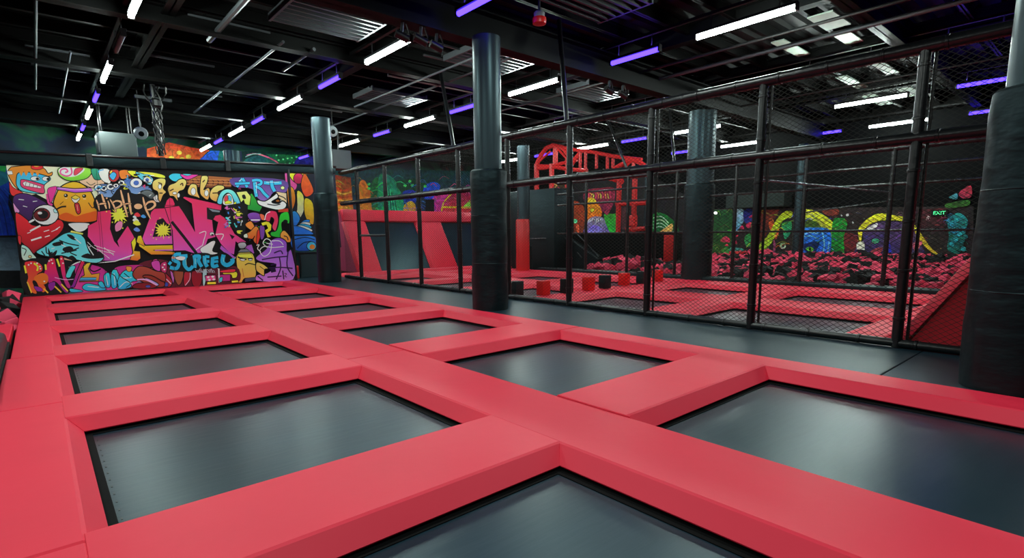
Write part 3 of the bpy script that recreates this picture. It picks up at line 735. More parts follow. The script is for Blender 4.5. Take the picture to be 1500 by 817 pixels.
# ------------------------------------------------------------------ the graffiti wall
MY = 18.99
def A(*p): return [(x/6.25, 220+y/6.25) for x, y in p]          # left half of the wall
def B(*p): return [(200+x/6.25, 235+y/6.25) for x, y in p]      # right half
def D(*p): return [(200+x/6.25, 300+y/6.25) for x, y in p]
def Cc(*p): return [(x/6.25, 310+y/6.25) for x, y in p]
board = thing('graffiti_wall', 'bright graffiti mural board with pink letters at the end of the near court', 'mural', (3.1, 19.05, 0))
c_ = [on_y(35, 431.5, MY), on_y(430.5, 411.5, MY), on_y(417, 250, MY), on_y(9, 238, MY)]
obj('board', hexa([c_[0]+Vector((0, .005, 0)), c_[1]+Vector((0, .005, 0)), c_[1]+Vector((0, .08, 0)), c_[0]+Vector((0, .08, 0)),
                   c_[3]+Vector((0, .005, 0)), c_[2]+Vector((0, .005, 0)), c_[2]+Vector((0, .08, 0)), c_[3]+Vector((0, .08, 0))]), M['black'], board)
p = Picture(lambda u, v: on_y(u, v, MY), (0, -1, 0))
K = (14, 14, 17)
p.fill([(10, 239), (417, 251), (430, 411), (35, 431)], K, None, False)
# busy little marks filling the gaps
rgm = random.Random(77)
PALM = ((60, 170, 220), (226, 60, 120), (240, 200, 60), (235, 235, 235), (120, 60, 160), (226, 110, 40), (60, 160, 70), K, K)
for (x0, y0, x1, y1, nn, f) in ((880, 185, 1400, 330, 26, A), (640, 1060, 1300, 1260, 34, A), (0, 920, 280, 1120, 16, B), (590, 1000, 920, 1110, 20, B), (860, 400, 1180, 620, 18, B), (1000, 560, 1180, 760, 14, B), (330, 860, 900, 900, 10, B), (140, 1080, 620, 1150, 18, B), (210, 1000, 420, 1080, 10, A), (880, 260, 1350, 420, 10, B)):
    for k in range(nn):
        x, y = rgm.uniform(x0, x1), rgm.uniform(y0, y1); c = rgm.choice(PALM); r1, r2 = rgm.uniform(8, 26), rgm.uniform(6, 18)
        if rgm.random() < .5: p.stroke(f((x, y), (x+r1, y-r2), (x+2*r1, y+r2*.5)), rgm.uniform(.8, 1.8), c)
        else: p.fill(f((x, y), (x+r1, y-r2), (x+1.6*r1, y+r2*.4), (x+.7*r1, y+r2)), c, None, True, .7)
# cream corner, left
p.fill(A((55, 125), (860, 175), (900, 340), (870, 560), (480, 480), (330, 400), (190, 430), (120, 420), (70, 230)), (206, 203, 168), None, False)
# blue monster with orange hair
p.fill(A((70, 210), (95, 160), (130, 150), (280, 138), (400, 165), (440, 212), (478, 200), (472, 232), (430, 240), (400, 232), (380, 300), (200, 350), (170, 360), (120, 310)), (226, 120, 40), None, True, 1.2)
p.fill(A((62, 190), (110, 190), (118, 222), (72, 225)), (225, 230, 225), None, False, .6)
p.fill(A((150, 260), (175, 205), (300, 205), (400, 228), (455, 248), (460, 272), (425, 300), (400, 330), (408, 385), (370, 400), (210, 378), (155, 330)), (48, 150, 205), (80, 185, 215), True, 1.2)
for x in (190, 235, 290, 340): p.fill(A((x-20, 190), (x+25, 195), (x+5, 240)), (226, 120, 40), None, False)
p.fill(A((188, 290), (215, 268), (390, 312), (402, 340), (408, 385), (372, 394), (210, 345)), (205, 60, 100), None, True, 1.)
p.fill(A((205, 300), (232, 285), (380, 335), (368, 350), (222, 326)), (235, 235, 225), None, False, .6)
for x in (240, 275, 310, 345): p.stroke(A((x, 292+(x-240)*.28), (x-8, 325+(x-240)*.22)), .7, K)
p.oval(*A((322, 260))[0], 7, 3.4, (235, 235, 230), None, .8); p.oval(*A((342, 262))[0], 2.4, 2, K)
p.oval(*A((420, 262))[0], 5.5, 3.4, (235, 235, 230), None, .8); p.oval(*A((440, 264))[0], 2.4, 2, K)
p.oval(*A((340, 155))[0], 9, 4, (200, 40, 45), None, .8); p.oval(*A((335, 145))[0], 4, 1.6, (235, 150, 60))
p.fill(A((85, 290), (120, 340), (205, 385), (205, 412), (105, 412)), (205, 45, 45), None, True, .8)
# purple eye creature
p.fill(A((120, 440), (170, 400), (250, 400), (350, 440), (430, 500), (320, 560), (275, 645), (190, 590), (130, 560)), (70, 34, 96), (46, 22, 66), True, 1.2)
p.fill(A((120, 480), (150, 520), (180, 560), (140, 575)), (210, 130, 180), None, True, .6)
for a_, b_ in (((170, 450), (220, 455)), ((210, 510), (250, 520)), ((300, 470), (340, 465))): p.stroke(A(a_, b_), 1., (235, 230, 235))
# red heart
p.fill(A((140, 590), (175, 580), (255, 640), (300, 685), (440, 690), (510, 640), (560, 640), (585, 690), (545, 765), (440, 850), (330, 930), (305, 945), (215, 860), (165, 790)), (205, 34, 44), (150, 20, 34), True, 1.3)
for a_, b_, w_ in (((275, 740), (370, 690), 2.6), ((285, 825), (380, 795), 2.4), ((400, 745), (450, 730), 1.2), ((510, 725), (550, 700), 1.2), ((410, 795), (455, 780), 1.2), ((470, 745), (530, 720), 1.), ((250, 760), (280, 750), 1.)): p.stroke(A(a_, b_), w_, (240, 225, 220))
p.oval(*A((418, 592))[0], 19, 15, (222, 226, 222), (190, 200, 205), 1.4)
p.oval(*A((383, 590))[0], 12, 9.6, (112, 28, 30), (70, 14, 18), 1.2); p.oval(*A((395, 588))[0], 7.5, 6.2, K)
p.oval(*A((365, 575))[0], 3.4, 2., (240, 240, 240)); p.stroke(A((312, 575), (345, 548), (405, 542)), 1.6, K)
p.fill(A((260, 655), (300, 630), (320, 640), (280, 665)), (220, 225, 225), None, True, .6)
p.fill(A((488, 545), (510, 535), (535, 548), (530, 570), (500, 572)), (150, 200, 225), None, True, .7)
p.stroke(A((430, 400), (445, 480), (480, 500)), 3, (225, 60, 130)); p.fill(A((435, 360), (480, 335), (520, 345), (470, 480), (450, 450)), (222, 50, 130), None, True, .8)
# round orange chick with a headband
p.fill(A((488, 490), (515, 400), (555, 335), (640, 292), (715, 292), (790, 335), (840, 395), (880, 500), (892, 620), (855, 652), (700, 662), (560, 640), (528, 560)), (238, 160, 36), (222, 110, 24), True, 1.7)
p.fill(A((540, 600), (600, 572), (650, 585), (700, 605), (760, 585), (820, 570), (885, 560), (888, 630), (840, 652), (700, 658), (560, 636)), (188, 76, 22), None, True)
p.fill(A((520, 335), (680, 352), (828, 345), (850, 378), (690, 390), (522, 362)), (176, 92, 190), (150, 60, 170), False, 1.2)
p.stroke(A((540, 345), (680, 362), (820, 355)), .8, (220, 170, 230))
p.oval(*A((602, 415))[0], 3, 2.6, K); p.oval(*A((770, 420))[0], 3, 2.6, K)
p.oval(*A((598, 411))[0], 1, .9, (240, 240, 240)); p.oval(*A((766, 416))[0], 1, .9, (240, 240, 240))
p.stroke(A((595, 438), (615, 440)), .7, (240, 220, 180)); p.stroke(A((760, 444), (785, 446)), .7, (240, 220, 180))
p.fill(A((655, 440), (692, 428), (730, 440), (712, 470), (692, 484), (668, 470)), (225, 225, 215), None, True, .8); p.fill(A((650, 432), (690, 410), (732, 432), (708, 446), (692, 452), (672, 446)), (240, 170, 60), None, False, .9)
p.fill(A((682, 490), (720, 488), (738, 560), (718, 586), (700, 570), (690, 540)), (168, 34, 44), None, True, 1.2); p.stroke(A((704, 500), (712, 555)), 1., (225, 120, 120))
p.stroke(A((520, 540), (560, 520), (605, 515)), 2.4, K); p.stroke(A((548, 498), (580, 470)), .8, K); p.stroke(A((808, 480), (840, 525), (860, 520)), 1.2, K)
p.fill(A((628, 668), (815, 668), (785, 728), (720, 750), (665, 722)), (216, 216, 228), None, True, 1.2)
# lollipop swirl and cream faces
p.fill(A((720, 275), (840, 222), (945, 275), (945, 320), (870, 345), (800, 332)), (206, 160, 132), None, True, 1.)
p.fill(A((528, 195), (555, 160), (690, 152), (830, 170), (828, 225), (770, 268), (640, 282), (555, 245)), (146, 205, 70), (96, 170, 50), True, 1.2)
p.fill(A((535, 190), (570, 158), (650, 160), (770, 168), (740, 215), (660, 245), (570, 235)), (232, 232, 215), None, True)
p.stroke(A((650, 160), (655, 215), (610, 238), (555, 215), (560, 180), (600, 172), (620, 195), (595, 205)), 2.2, (214, 70, 130)); p.fill(A((690, 170), (760, 168), (700, 225), (675, 222)), (210, 60, 80), None, True, .6)
p.fill(A((835, 172), (905, 178), (930, 260), (870, 270), (840, 220)), (52, 150, 120), (30, 110, 90), True, 1.)
p.stroke(A((790, 290), (830, 320), (870, 300)), .9, K)
# crowded cartoon strip along the top, left of centre
p.fill(A((905, 178), (1000, 180), (1010, 300), (950, 290), (910, 240)), (196, 200, 190), None, True, .9); p.fill(A((1000, 190), (1080, 182), (1090, 250), (1050, 290), (1000, 270)), (168, 44, 44), None, True, 1.)
p.fill(A((1000, 235), (1035, 200), (1065, 225), (1035, 275)), (60, 150, 215), None, True, .8); p.fill(A((1090, 190), (1180, 184), (1195, 240), (1110, 265)), (214, 106, 38), None, True, 1.)
p.fill(A((1165, 190), (1255, 196), (1260, 245), (1210, 238)), (226, 205, 50), None, True, .9); p.fill(A((1260, 196), (1400, 205), (1500, 230), (1500, 258), (1390, 240), (1300, 215)), (222, 205, 58), None, True, .9)
p.fill(A((1240, 200), (1330, 225), (1400, 262), (1370, 320), (1280, 260)), (90, 175, 225), None, True, .9)
p.fill(A((860, 330), (960, 310), (1060, 330), (1120, 280), (1200, 260), (1300, 330), (1360, 330), (1400, 400), (1300, 370), (1220, 440), (1180, 360), (1100, 330), (1060, 420), (960, 430), (900, 390)), (56, 84, 150), (110, 140, 180), True, .9)
for i, (x, y, r) in enumerate(((1245, 300, 9), (1345, 272, 6), (1110, 300, 5), (900, 345, 6), (950, 350, 5), (1010, 335, 6), (1060, 325, 4))):
    p.oval(*A((x, y))[0], r, r*.8, (205, 215, 230), None, .9); p.oval(*A((x, y))[0], r*.45, r*.4, (60, 90, 160) if i < 3 else (30, 40, 70))
p.fill(A((1265, 410), (1330, 365), (1400, 385), (1420, 445), (1330, 440)), (96, 104, 106), (60, 66, 70), True, 1.2); p.fill(A((1400, 430), (1450, 410), (1460, 480), (1420, 470)), (215, 215, 220), None, True, .9)
for i in range(34):
    rg2 = random.Random(100+i); x, y = rg2.uniform(880, 1400), rg2.uniform(185, 440)
    p.stroke(A((x, y), (x+rg2.uniform(-35, 35), y+rg2.uniform(-20, 20)), (x+rg2.uniform(-50, 50), y+rg2.uniform(-30, 30))), rg2.uniform(.8, 1.8), rg2.choice(((235, 235, 235), (20, 20, 24), (60, 150, 220), (200, 60, 110), (20, 20, 24), (230, 190, 60))))
# black field behind the handwriting
p.fill(A((880, 420), (1000, 440), (1080, 350), (1130, 360), (1230, 400), (1300, 400), (1420, 470), (1500, 480), (1500, 540), (1380, 620), (900, 560)), K, None, True)
# big pink letters
PT, PB = (242, 40, 84), (176, 74, 166)
def big(pts, c1=PT, c2=PB): p.pw = 2.2; p.fill(pts, c1, c2, False, 1.0); p.pw = 1.
big(A((890, 562), (1010, 546), (1020, 590), (1008, 720), (1045, 830), (1088, 884), (1070, 830), (1165, 690), (1215, 770), (1245, 830), (1200, 860), (1212, 930), (1185, 1002), (1050, 1012), (905, 1012), (880, 890), (800, 790), (805, 690), (885, 650)))
p.stroke(A((895, 560), (930, 990)), .7, (150, 30, 80))
big(B((45, 720), (110, 540), (130, 470), (160, 440), (250, 436), (272, 365), (302, 338), (330, 350), (350, 400), (330, 430), (345, 560), (320, 560), (330, 765), (80, 772)))
p.fill(B((145, 700), (185, 545), (240, 528), (275, 575), (305, 590), (318, 690)), K, None, False)
p.splat(*B((238, 640))[0], 10, (230, 190, 60), 30, 3)
big(B((255, 432), (385, 415), (430, 480), (530, 652), (500, 395), (420, 345), (435, 330), (775, 405), (770, 458), (640, 434), (645, 535), (690, 545), (700, 640), (720, 700), (650, 720), (600, 860), (520, 850), (440, 825), (335, 826), (325, 640)))
p.stroke(B((318, 560), (430, 700), (545, 850)), 4.2, K, False); p.stroke(B((255, 412), (350, 412)), 1., (120, 20, 50))
p.fill(B((640, 430), (770, 458), (740, 520), (690, 545), (645, 535)), K, None, False); p.fill(B((655, 440), (760, 462), (755, 475), (690, 468)), (110, 120, 130), None, False)
big(B((695, 540), (715, 505), (760, 495), (800, 520), (850, 590), (895, 670), (1003, 745), (930, 762), (905, 740), (890, 860), (850, 850), (770, 770), (715, 680), (740, 565)))
p.stroke(B((740, 560), (722, 640)), 1.4, K, False); p.fill(B((845, 672), (895, 695), (870, 722)), K, None, False)
p.fill(D((980, 378), (1050, 360), (1075, 440), (1020, 470)), (150, 74, 170), None, False, .8); p.fill(D((770, 370), (900, 480), (860, 490), (760, 400)), (158, 78, 176), None, False)
# splats and drips on the letters
p.splat(*A((1085, 590))[0], 11, (228, 205, 60), 28, 5); p.fill(A((1050, 690), (1085, 650), (1120, 660), (1110, 720), (1060, 745)), (220, 110, 150), None, True, .7)
for x, y, r, c in ((1240, 640, 5, (230, 230, 235)), (1250, 665, 6, (226, 190, 60)), (1250, 725, 5, (90, 120, 190)), (1255, 590, 5, (220, 50, 60)), (1310, 605, 4, (60, 130, 220)), (1230, 610, 3, (180, 190, 200))): p.fill(A((x-r*6, y), (x, y-r*4), (x+r*6, y+r*2), (x, y+r*4)), c, None, True)
p.fill(D((580, 400), (640, 360), (690, 330), (718, 340), (690, 420), (740, 440), (690, 455), (600, 440)), (228, 228, 222), None, True, .6); p.stroke(D((570, 260), (630, 245), (610, 330), (600, 370)), 1.1, (235, 220, 230)); p.stroke(D((720, 270), (790, 270), (770, 320)), 1.2, (240, 200, 225)); p.stroke(D((540, 410), (600, 370)), 1., (235, 235, 235))
p.oval(*D((685, 265))[0], 3.4, 2.6, (225, 230, 240), None, .6); p.oval(*D((690, 275))[0], 1.6, 1.4, K)
# yellow-orange wedge under the letters
YO, OR = (246, 214, 40), (236, 108, 34)
p.fill(B((5, 690), (40, 690), (75, 778), (330, 772), (330, 830), (150, 820), (345, 835), (340, 862), (130, 862), (20, 785)), YO, OR, False, 1.); p.stroke(B((165, 822), (330, 818)), 1.8, (170, 84, 170), False)
p.fill(A((1245, 835), (1260, 785), (1290, 780), (1320, 865), (1320, 880), (1260, 850)), YO, OR, False, .8); p.fill(A((1198, 840), (1235, 795), (1245, 850), (1225, 920), (1280, 925), (1285, 990), (1255, 1012), (1185, 1004), (1215, 930)), YO, (232, 80, 36), False, 1.)
p.stroke(A((780, 845), (900, 1030), (1050, 1015), (1225, 955)), 1.6, (226, 216, 232), False)
for q in (((800, 840), (880, 905), (1040, 945)), ((860, 870), (950, 900), (1050, 930)), ((900, 910), (1000, 990)), ((950, 890), (1040, 960)), ((830, 880), (800, 900), (850, 980))): p.stroke(A(*q), .8, (222, 200, 228))
# handwriting: Hip Hop
T = (214, 150, 112)
for q, w_ in ((((928, 400), (950, 470), (972, 536)), 3.2), (((880, 455), (900, 510), (908, 552)), 2.6), (((890, 500), (930, 490), (970, 488)), 2.4), (((985, 462), (998, 500), (1000, 535)), 2.2), (((1005, 450), (1040, 510), (1060, 570)), 2.4),
              (((1020, 490), (1060, 465), (1105, 475), (1105, 505), (1060, 530), (1040, 525)), 3.), (((1102, 365), (1130, 480), (1165, 612)), 3.2), (((1170, 392), (1185, 500), (1200, 590)), 3.4), (((1120, 500), (1160, 490), (1200, 490)), 1.6),
              (((1305, 430), (1330, 530), (1375, 628)), 3.2), (((1320, 520), (1350, 480), (1400, 472), (1415, 505), (1375, 540), (1340, 545)), 3.4)):
    p.stroke(A(*q), w_+1.6, K, True, True); p.stroke(A(*q), w_, T, True, True)
p.oval(*A((1262, 515))[0], 6.6, 4.6, T, None, 1.2); p.oval(*A((975, 440))[0], 1.4, 1.2, T)
# brown brickwork and orange bubble letters
p.fill(B((430, 150), (590, 140), (870, 160), (860, 245), (700, 250), (480, 240)), (150, 86, 46), (112, 58, 34), False)
for k in range(9): p.stroke(B((450+k*46, 160+k*3), (470+k*46, 190), (462+k*46, 235)), 1.5, (70, 34, 22), False)
for k in range(3): p.stroke(B((440, 172+k*24), (860, 182+k*24)), .8, (205, 130, 70), False)
p.fill(B((290, 150), (330, 120), (410, 130), (400, 190), (330, 190)), (52, 170, 205), None, True, 1.); p.fill(B((400, 128), (520, 130), (560, 135), (480, 175), (430, 165)), (206, 52, 140), None, True, .9); p.fill(B((415, 125), (500, 128), (460, 142)), (70, 180, 215), None, True, .6)
OL, OD = (246, 186, 104), (226, 134, 66)
for q in (((150, 190), (200, 165), (258, 170), (262, 215), (240, 255), (268, 290), (240, 320), (215, 380), (195, 350), (190, 290), (150, 265), (140, 230)),
          ((280, 262), (300, 225), (350, 205), (385, 175), (430, 170), (455, 200), (430, 265), (385, 285), (370, 320), (375, 375), (335, 330), (300, 325)),
          ((480, 235), (500, 215), (545, 225), (555, 290), (575, 345), (540, 335), (475, 315), (462, 280)),
          ((585, 160), (610, 140), (650, 150), (640, 210), (610, 270), (650, 250), (668, 280), (650, 360), (600, 335), (575, 290)),
          ((680, 265), (730, 228), (790, 232), (795, 262), (740, 290), (750, 330), (735, 380), (680, 360), (662, 320))):
    p.fill(B(*q), OL, OD, True, 1.3)
for q in (((195, 205), (225, 215), (220, 240)), ((205, 300), (235, 300)), ((395, 225), (415, 210), (420, 235)), ((300, 280), (335, 262)), ((690, 300), (760, 296)), ((600, 200), (620, 180))): p.stroke(B(*q), 1.7, (60, 30, 20))
for x, y, rx, ry in ((210, 240, 2.4, 3.6), (345, 300, 3, 2), (515, 285, 3.6, 5.6), (635, 300, 3, 4.6), (178, 340, 2, 4), (380, 320, 2, 3.4)): p.oval(*B((x, y))[0], rx, ry, (222, 228, 238), None, .6)
# ART in blue
p.fill(B((880, 160), (1340, 180), (1360, 290), (1250, 290), (1180, 380), (1100, 340), (1050, 260), (890, 240)), (70, 48, 110), (120, 84, 160), True)
for q, w_ in ((((912, 244), (938, 205), (964, 166)), 4.), (((964, 166), (985, 205), (1008, 246)), 4.), (((895, 214), (955, 212), (1030, 208)), 3.2), (((1072, 182), (1078, 255), (1092, 332)), 4.4), (((1052, 186), (1095, 180), (1132, 190), (1132, 216), (1082, 236)), 3.6), (((1086, 238), (1130, 262), (1160, 300), (1200, 338)), 4.), (((1160, 205), (1240, 210), (1320, 206)), 4.6), (((1228, 186), (1236, 240), (1258, 284)), 4.8)):
    p.stroke(B(*q), w_+1.8, (30, 24, 70), True); p.stroke(B(*q), w_, (52, 160, 240), True); 
for q in (((930, 190), (960, 172)), ((1090, 200), (1092, 300)), ((1180, 200), (1300, 200))): p.stroke(B(*q), .7, (190, 230, 250))
# green and cream letters, right
p.fill(B((1010, 400), (1025, 320), (1050, 300), (1090, 360), (1148, 420), (1120, 472), (1010, 450)), (42, 150, 52), (26, 120, 44), False, 1.2); p.fill(B((905, 290), (1000, 280), (1042, 330), (1030, 412), (985, 402), (975, 360), (950, 385), (930, 340)), (206, 218, 118), (170, 205, 70), False, 1.2); p.fill(B((960, 320), (985, 315), (995, 350), (968, 350)), K, None, True)
p.fill(B((1270, 285), (1365, 300), (1368, 400), (1290, 340)), (206, 172, 136), None, False, .8)
p.fill(B((1100, 362), (1170, 372), (1250, 320), (1275, 300), (1290, 340), (1230, 380), (1290, 395), (1330, 370), (1366, 400), (1350, 440), (1290, 455), (1180, 432), (1110, 402)), (226, 232, 208), (200, 206, 190), True, 1.6)
p.stroke(B((1190, 400), (1260, 410), (1310, 400)), 1.4, K); p.stroke(B((1290, 320), (1340, 340), (1360, 360)), 1.4, K); p.oval(*B((1330, 252))[0], 3, 2.6, (206, 200, 130), None, .7)
# headphone arch with little face
p.fill(B((730, 385), (765, 290), (830, 262), (895, 290), (945, 390), (900, 420), (880, 360), (835, 300), (790, 330), (775, 400)), (110, 205, 218), (70, 160, 190), True, 1.4)
p.fill(B((790, 345), (825, 305), (865, 320), (880, 410), (790, 405)), (226, 226, 228), None, True, 1.); p.fill(B((800, 340), (825, 318), (830, 370), (800, 375)), (206, 52, 60), None, True, .5); p.fill(B((835, 320), (862, 335), (860, 370), (838, 366)), (70, 170, 220), None, True, .5); p.fill(B((805, 378), (840, 368), (870, 390), (810, 400)), (234, 200, 50), None, True, .5); p.fill(B((885, 390), (905, 380), (905, 412), (888, 412)), (226, 210, 50), None, True, .5)
# dark jumble of small shapes
p.fill(B((800, 430), (880, 400), (1000, 400), (1005, 520), (990, 640), (950, 700), (890, 640), (840, 540)), K, None, True)
for i in range(46):
    rg2 = random.Random(300+i); x, y = rg2.uniform(815, 985), rg2.uniform(420, 600)
    p.stroke(B((x, y), (x+rg2.uniform(-30, 30), y+rg2.uniform(-22, 22)), (x+rg2.uniform(-36, 36), y+rg2.uniform(-30, 30))), rg2.uniform(.8, 2.2), rg2.choice(((70, 190, 215), (205, 60, 60), (235, 235, 235), K, K, (226, 200, 60), (60, 120, 200), (180, 90, 160), K)))
for x, y in ((935, 495), (940, 655)): p.fill(B((x-30, y-14), (x+10, y-18), (x+28, y-10), (x+5, y+5), (x+18, y+18), (x-22, y+14)), (228, 210, 60), None, True, .9)
# orange and violet figure of blocks
p.fill(B((1008, 495), (1060, 474), (1120, 490), (1140, 540), (1080, 570), (1030, 545)), (120, 66, 160), (84, 40, 120), True, 1.1); p.stroke(B((1040, 545), (1120, 545)), 1.6, (230, 225, 240)); p.fill(B((1120, 490), (1160, 500), (1165, 545), (1135, 540)), (210, 90, 60), None, True, .7)
p.fill(B((990, 580), (1040, 555), (1075, 610), (1050, 640), (1000, 610)), (214, 116, 46), None, True, 1.1); p.fill(B((1030, 650), (1085, 600), (1120, 640), (1125, 700), (1090, 760), (1060, 730), (1075, 690), (1050, 720), (980, 700), (985, 670)), (222, 126, 50), (186, 70, 34), True, 1.2); p.fill(B((1100, 640), (1130, 660), (1110, 750), (1090, 765)), (196, 50, 40), None, True, .8); p.fill(B((975, 680), (1005, 670), (1010, 705), (978, 705)), (214, 210, 180), None, True, .7)
p.fill(B((1120, 600), (1165, 610), (1160, 700), (1130, 720)), (110, 60, 150), None, True, .9)
p.fill(B((1130, 570), (1195, 552), (1230, 590), (1225, 640), (1195, 660), (1225, 700), (1190, 706), (1165, 640), (1195, 620), (1180, 590), (1145, 600)), (216, 205, 50), (190, 170, 30), False, 1.1)
p.fill(B((1170, 500), (1205, 462), (1265, 465), (1285, 500), (1290, 560), (1265, 645), (1232, 610), (1250, 545), (1225, 520), (1210, 560), (1168, 545)), (196, 34, 76), (220, 60, 90), True, 1.2); p.stroke(B((1165, 545), (1180, 490), (1215, 470)), 1.2, (236, 190, 205))
p.fill(B((1298, 520), (1320, 482), (1382, 474), (1390, 575), (1335, 560), (1320, 590), (1330, 680), (1300, 705), (1225, 690), (1222, 655), (1268, 645), (1290, 590)), (44, 176, 50), (30, 150, 44), True, 1.2); p.oval(*B((1355, 560))[0], 3.6, 3, K)
p.fill(B((1308, 675), (1345, 640), (1398, 700), (1398, 748), (1325, 735)), (222, 140, 60), (200, 110, 40), True, 1.1); p.stroke(B((1340, 690), (1370, 700), (1380, 730)), 1.4, K)
p.fill(B((1290, 450), (1378, 440), (1382, 470), (1290, 474)), (176, 60, 40), None, False)
# violet letters, lower right
VT, VB = (122, 62, 172), (172, 112, 200)
p.fill(D((1180, 400), (1220, 325), (1300, 300), (1365, 340), (1372, 430), (1412, 420), (1428, 684), (1090, 694), (1095, 640), (1190, 620), (1270, 545), (1130, 520), (1085, 480)), VT, VB, True, 1.4)
for q in (((1140, 500), (1260, 480), (1370, 470)), ((1250, 440), (1310, 420), (1330, 450)), ((1300, 480), (1310, 580), (1270, 680)), ((1380, 420), (1370, 560), (1425, 650)), ((1180, 580), (1300, 570), (1420, 580)), ((1330, 600), (1340, 680)), ((1190, 660), (1320, 650)), ((1220, 550), (1270, 540)), ((1100, 650), (1150, 690))): p.stroke(D(*q), 1.8, (40, 18, 66))
p.fill(D((1215, 585), (1262, 575), (1270, 610), (1225, 620)), (30, 14, 50), None, False); p.stroke(D((1345, 625), (1365, 630), (1348, 652), (1368, 658)), .9, K)
for q in (((1190, 390), (1150, 350), (1180, 310), (1225, 340), (1215, 430), (1160, 470), (1120, 420), (1160, 380), (1240, 390), (1340, 380)), ((1090, 370), (1115, 365), (1100, 400), (1130, 430)), ((1230, 330), (1300, 330), (1335, 365)), ((1180, 350), (1240, 360))): p.stroke(D(*q), 1.2, (236, 228, 240))
# grumpy spray can
p.fill(D((918, 442), (1045, 436), (1082, 530), (1082, 660), (985, 672), (955, 712), (915, 702), (940, 640), (908, 560)), (236, 182, 76), (226, 146, 66), True, 1.7)
p.fill(D((912, 436), (945, 405), (1000, 402), (1045, 432)), (120, 126, 136), (86, 92, 104), False, 1.2); p.fill(D((922, 352), (980, 342), (1000, 372), (975, 398), (935, 396)), (170, 176, 184), (120, 126, 134), True, 1.2)
p.fill(D((915, 450), (1040, 445), (1060, 490), (925, 480)), (240, 206, 70), None, False, .8)
p.stroke(D((918, 474), (960, 492), (1000, 498)), 2., K); p.stroke(D((1012, 492), (1050, 488)), 1.8, K); p.fill(D((940, 492), (985, 496), (978, 512), (948, 508)), (236, 236, 232), None, True, .7); p.fill(D((1018, 496), (1050, 494), (1044, 508), (1022, 508)), (236, 236, 232), None, True, .7)
p.stroke(D((985, 550), (1020, 534), (1080, 548)), 1.4, K); p.stroke(D((960, 580), (975, 660)), 1., (170, 100, 40))
p.fill(D((1090, 525), (1150, 540), (1200, 582), (1165, 590), (1160, 648), (1110, 620), (1085, 590)), (238, 170, 80), (226, 150, 70), True, 1.4); p.stroke(D((1120, 560), (1160, 590)), .9, K); p.fill(D((985, 670), (1080, 660), (1085, 690), (985, 705)), (60, 62, 90), None, False, .8)
# red block letters and pink machine at the bottom
p.fill(D((0, 560), (160, 500), (300, 520), (430, 600), (600, 590), (900, 560), (920, 715), (620, 735), (0, 760)), (92, 24, 40), (70, 20, 34), True)
p.fill(D((0, 560), (90, 580), (150, 640), (240, 680), (250, 742), (180, 750), (110, 700), (0, 660)), (160, 70, 52), (120, 44, 40), True, 1.4)
p.fill(D((90, 590), (170, 570), (260, 620), (320, 690), (310, 742), (270, 745), (230, 680), (130, 630)), (142, 30, 46), None, True, 1.4); p.stroke(D((130, 640), (230, 650), (310, 720)), 1.4, (226, 170, 190))
for q, c in ((((140, 510), (190, 500), (200, 590), (150, 590)), (196, 60, 130)), (((215, 540), (270, 520), (270, 610), (230, 620)), (170, 40, 96)), (((300, 600), (340, 640), (330, 720)), (160, 90, 170)), (((330, 610), (420, 600), (410, 700), (370, 730)), (130, 72, 50)), (((430, 620), (490, 610), (470, 700), (430, 740)), (150, 32, 50)), (((500, 610), (590, 620), (580, 730), (510, 735)), (126, 24, 40)), (((600, 600), (640, 600), (620, 730), (600, 728)), (150, 190, 200))): p.fill(D(*q), c, None, True, 1.2)
for x, y in ((160, 540), (175, 560), (235, 570), (250, 590), (180, 525), (250, 545)): p.oval(*D((x, y))[0], 1.4, 1.1, (240, 220, 230))
p.stroke(D((440, 735), (480, 680), (485, 620)), 1.2, (232, 160, 180)); p.fill(D((260, 705), (285, 715), (280, 742), (255, 742)), (50, 70, 160), None, True, .6)
p.fill(D((0, 680), (80, 665), (190, 715), (180, 742), (60, 745), (0, 735)), (176, 130, 190), (120, 150, 205), True, 1.2); p.fill(D((40, 720), (130, 712), (150, 742), (40, 750)), (96, 22, 34), None, True, .9)
p.fill(D((620, 645), (715, 640), (720, 690), (630, 698)), (214, 64, 130), None, False, 1.2); p.fill(D((730, 640), (850, 630), (850, 695), (750, 700)), (160, 40, 120), None, False, 1.1); p.fill(D((640, 702), (720, 700), (720, 725), (640, 728)), (230, 200, 50), None, False, 1.); p.fill(D((790, 618), (905, 610), (910, 660), (870, 668), (855, 636), (790, 634)), (226, 196, 50), None, True, 1.1); p.fill(D((860, 690), (920, 685), (925, 708), (865, 712)), (230, 200, 50), None, False, 1.); p.fill(D((760, 600), (860, 585), (900, 590), (880, 615), (770, 618)), (196, 40, 60), None, True, 1.)
for x, y in ((650, 660), (690, 655), (660, 685), (700, 680)): p.oval(*D((x, y))[0], 2., 1.5, (236, 190, 210))
p.stroke(D((745, 575), (750, 710)), 2., (226, 190, 205), False); p.stroke(D((735, 580), (775, 575)), 1.6, (226, 190, 205), False); p.fill(D((750, 670), (780, 660), (775, 700), (752, 705)), (60, 180, 190), None, True, .8)
